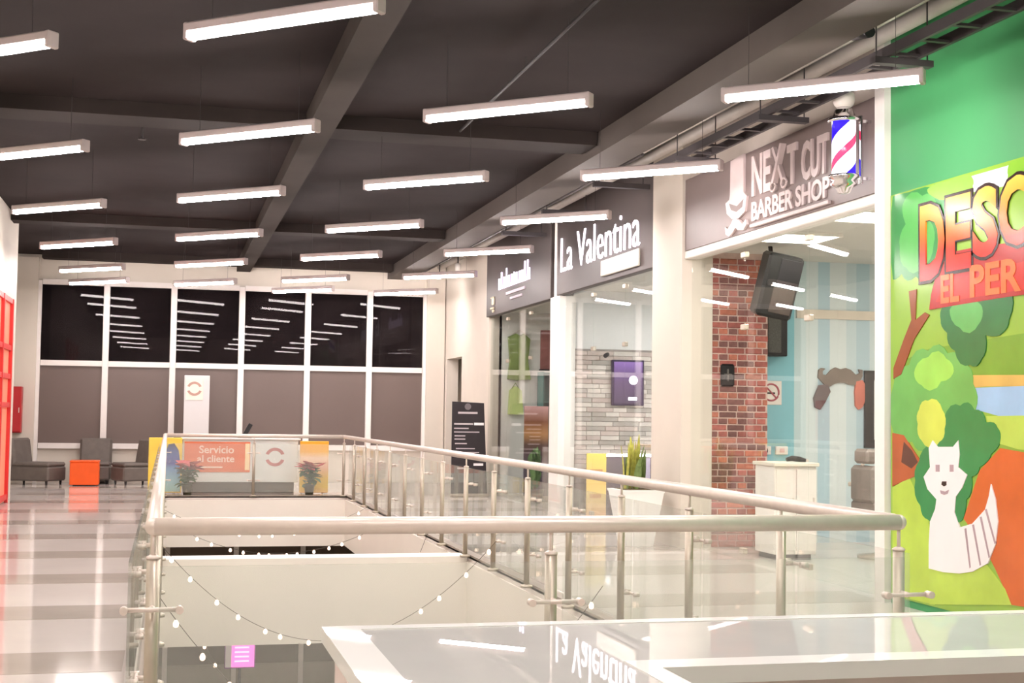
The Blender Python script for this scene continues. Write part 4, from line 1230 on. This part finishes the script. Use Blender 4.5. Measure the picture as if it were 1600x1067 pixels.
part('body', MB().cbox(0.3, 0.8, 28.5, 28.75, 0.03, 2.2, 0.008), pm('totem_grey', (206, 204, 204), 0.4, var=0.01), t)
part('base', MB().cbox(0.24, 0.86, 28.42, 28.83, 0, 0.03, 0.006), DARKMETAL, t)
pn = part('logo_plate', MB().cbox(0.33, 0.67, 28.49, 28.5, 1.7, 2.14, 0.003), pm('peach_print', (248, 224, 208), 0.5), t)
ring_logo(pn, 0.5, 28.49, 1.93, 0.15, 0.05, pm('logo_grey_brown', (176, 140, 128), 0.5))

def poinsettia(label, x, y, seed):
    rnd = random.Random(seed)
    t = thing('poinsettia', label, 'potted plant', (x, y, 0), 0, 'poinsettias behind the far railing')
    part('pot', MB().lathe([(0.07, 0), (0.095, 0.16), (0.1, 0.17), (0.1, 0.19), (0.08, 0.19)], (x, y, 0), 16), pm('dark_foil_pot', (70, 66, 50), 0.35, var=0.2), t, smooth=True)
    part('stem', MB().cyl((x, y, 0.15), (x, y, 0.5), 0.012, n=6), pm('stem_green', (88, 110, 60), 0.7), t)
    gm = leaf_mesh('leaf', 0.25, 0.07, 0.5, pm('poinsettia_leaf', (70, 110, 58), 0.5, var=0.2, rnd=0.25))
    rm = leaf_mesh('bract', 0.2, 0.055, 0.35, pm('poinsettia_bract', (186, 48, 60), 0.5, var=0.2, rnd=0.2))
    for i in range(34):
        o = obj('leaf', gm, None, t, (rnd.uniform(-0.04, 0.04), rnd.uniform(-0.04, 0.04), rnd.uniform(0.2, 0.46)))
        o.rotation_euler = (-rnd.uniform(0.7, 1.7), 0, rnd.uniform(0, 6.28))
    for i in range(40):
        a = rnd.uniform(0, 6.28)
        r = rnd.uniform(0, 0.17)
        o = obj('bract', rm, None, t, (r * math.cos(a), r * math.sin(a), rnd.uniform(0.46, 0.56)))
        o.rotation_euler = (-rnd.uniform(0.9, 1.6), 0, rnd.uniform(0, 6.28))
poinsettia('red poinsettia in front of the blue printed board', 0.36, 25.03, 3)
poinsettia('red poinsettia in front of the orange topped board', 2.5, 25.03, 5)

UPH = pm('grey_brown_upholstery', (104, 96, 90), 0.55, var=0.1, scale=8)
def lounge_chair(label, loc, rotz, depth, width=0.62):
    """armless chair facing local +X"""
    t = thing('lounge_chair', label, 'armchair', loc, rotz, 'grey lounge chairs at the end of the hall')
    hw = width / 2
    b = -depth / 2
    obj('seat', MB().cbox(b, depth / 2, -hw, hw, 0.08, 0.36, 0.03), UPH, t)
    obj('seat_cushion', MB().cbox(b + 0.16, depth / 2 - 0.005, -hw + 0.005, hw - 0.005, 0.36, 0.44, 0.03), UPH, t)
    bk = MB().cbox(-0.11, 0.11, -hw, hw, 0.0, 0.56, 0.04).xf(Matrix.Translation((b + 0.14, 0, 0.34)) @ Matrix.Rotation(math.radians(-9), 4, 'Y'))
    o = obj('backrest', bk, UPH, t)
    bt_ = MB()
    for zz in (0.5, 0.66):
        for y in (-0.2, 0, 0.2):
            xx = b + 0.14 + 0.09 - (zz - 0.34) * 0.158
            bt_ = MB().ball((xx, y, zz), 0.018, 8, 5)
            obj('button', bt_, pm('button_dark', (70, 64, 60), 0.5), o)
    for sx in (b + 0.08, depth / 2 - 0.08):
        for sy in (-hw + 0.07, hw - 0.07):
            obj('leg', MB().cyl((sx, sy, 0.0), (sx, sy, 0.09), 0.02, 0.028, n=8), BLACK, t)
    return t
lounge_chair('grey lounge chair with the longest seat, by the red cabinet', (-2.5, 28.55, 0), -0.5, 0.98)
lounge_chair('grey buttoned lounge chair facing the hall behind the orange cube', (-1.4, 28.98, 0), -math.pi / 2, 0.7)
lounge_chair('grey lounge chair turned left towards the orange cube', (-0.62, 28.5, 0), math.pi + 0.45, 0.74)
t = thing('cube_table', 'bright orange cube table between the grey lounge chairs', 'side table', (-1.55, 28.2, 0))
OR = pm('orange_lacquer', (246, 96, 30), 0.35, var=0.03)
part('cube', MB().cbox(-1.82, -1.28, 27.95, 28.45, 0.02, 0.46, 0.012), OR, t)
part('top', MB().cbox(-1.825, -1.275, 27.945, 28.455, 0.46, 0.49, 0.006), OR, t)
part('foot', box(-1.76, -1.34, 28.0, 28.4, 0, 0.02), BLACK, t)
t = thing('fire_hose_cabinet', 'narrow dark red fire hose cabinet by the left end wall', 'fire cabinet', (-2.9, FY, 1.0))
RC = pm('fire_red', (176, 34, 40), 0.4, var=0.05)
part('box', MB().cbox(-3.06, -2.84, 28.95, FY - 0.15, 1.0, 1.92, 0.01), RC, t)
dr = part('door', MB().cbox(-3.05, -2.85, 28.93, 28.95, 1.02, 1.9, 0.004), RC, t)
part('handle', MB().cyl((-2.88, 28.92, 1.4), (-2.88, 28.92, 1.5), 0.008, n=6), STEEL, dr)
t = thing('red_shop_frame', 'red framed lit shop window on the left wall', 'shop window', (LX, 20.5, 0))
RF = pm('red_frame_paint', (214, 54, 52), 0.4, var=0.05)
fr = MB()
part('glow_panel', box(LX, LX + 0.02, 19.6, 23.2, 0.02, 3.2), pm('orange_glow_panel', (246, 150, 118), 0.4, emit=0.05, emit_rgb=(255, 110, 70)), t)
for y in (19.5, 20.7, 21.9, 23.1):
    part('upright', box(LX + 0.02, LX + 0.07, y, y + 0.1, 0.0, 3.22), RF, t)
for zz in (0.05, 1.5, 1.95, 2.4, 3.14):
    part('cross_bar', box(LX + 0.02, LX + 0.06, 19.6, 23.1, zz, zz + 0.08), RF, t)

# ================================================================== LOWER LEVEL SCREEN
t = thing('poster_stand', 'bright pink lit poster screen on a thin pole on the level below', 'screen', (1.15, 22.0, LZ))
PK = pm('pink_screen', (240, 110, 190), 0.4, emit=0.9, emit_rgb=(240, 110, 190))
part('screen_frame', MB().cbox(0.95, 1.42, 22.0, 22.06, -2.5, -2.1, 0.008), pm('violet_screen_frame', (150, 80, 160), 0.4), t)
part('screen', box(1.05, 1.4, 21.99, 22.0, -2.48, -2.12), PK, t, label='glowing pink screen')
part('side_strip', box(0.96, 1.05, 21.99, 22.0, -2.48, -2.12), pm('pale_screen_print', (214, 208, 208), 0.4), t)
pk = MB()
for zz in (-2.4, -2.33, -2.26, -2.19):
    pk.box(1.1, 1.32, 21.985, 21.99, zz, zz + 0.025)
part('printed_lines', pk, pm('pink_print_light', (255, 196, 226), 0.4, emit=0.8), t)
part('pole', MB().cyl((1.18, 22.05, LZ + 0.03), (1.18, 22.05, -2.45), 0.025, n=10), BLACK, t, smooth=True)
part('base', MB().lathe([(0.25, 0), (0.25, 0.02), (0.05, 0.04)], (1.18, 22.05, LZ), 18), BLACK, t, smooth=True)
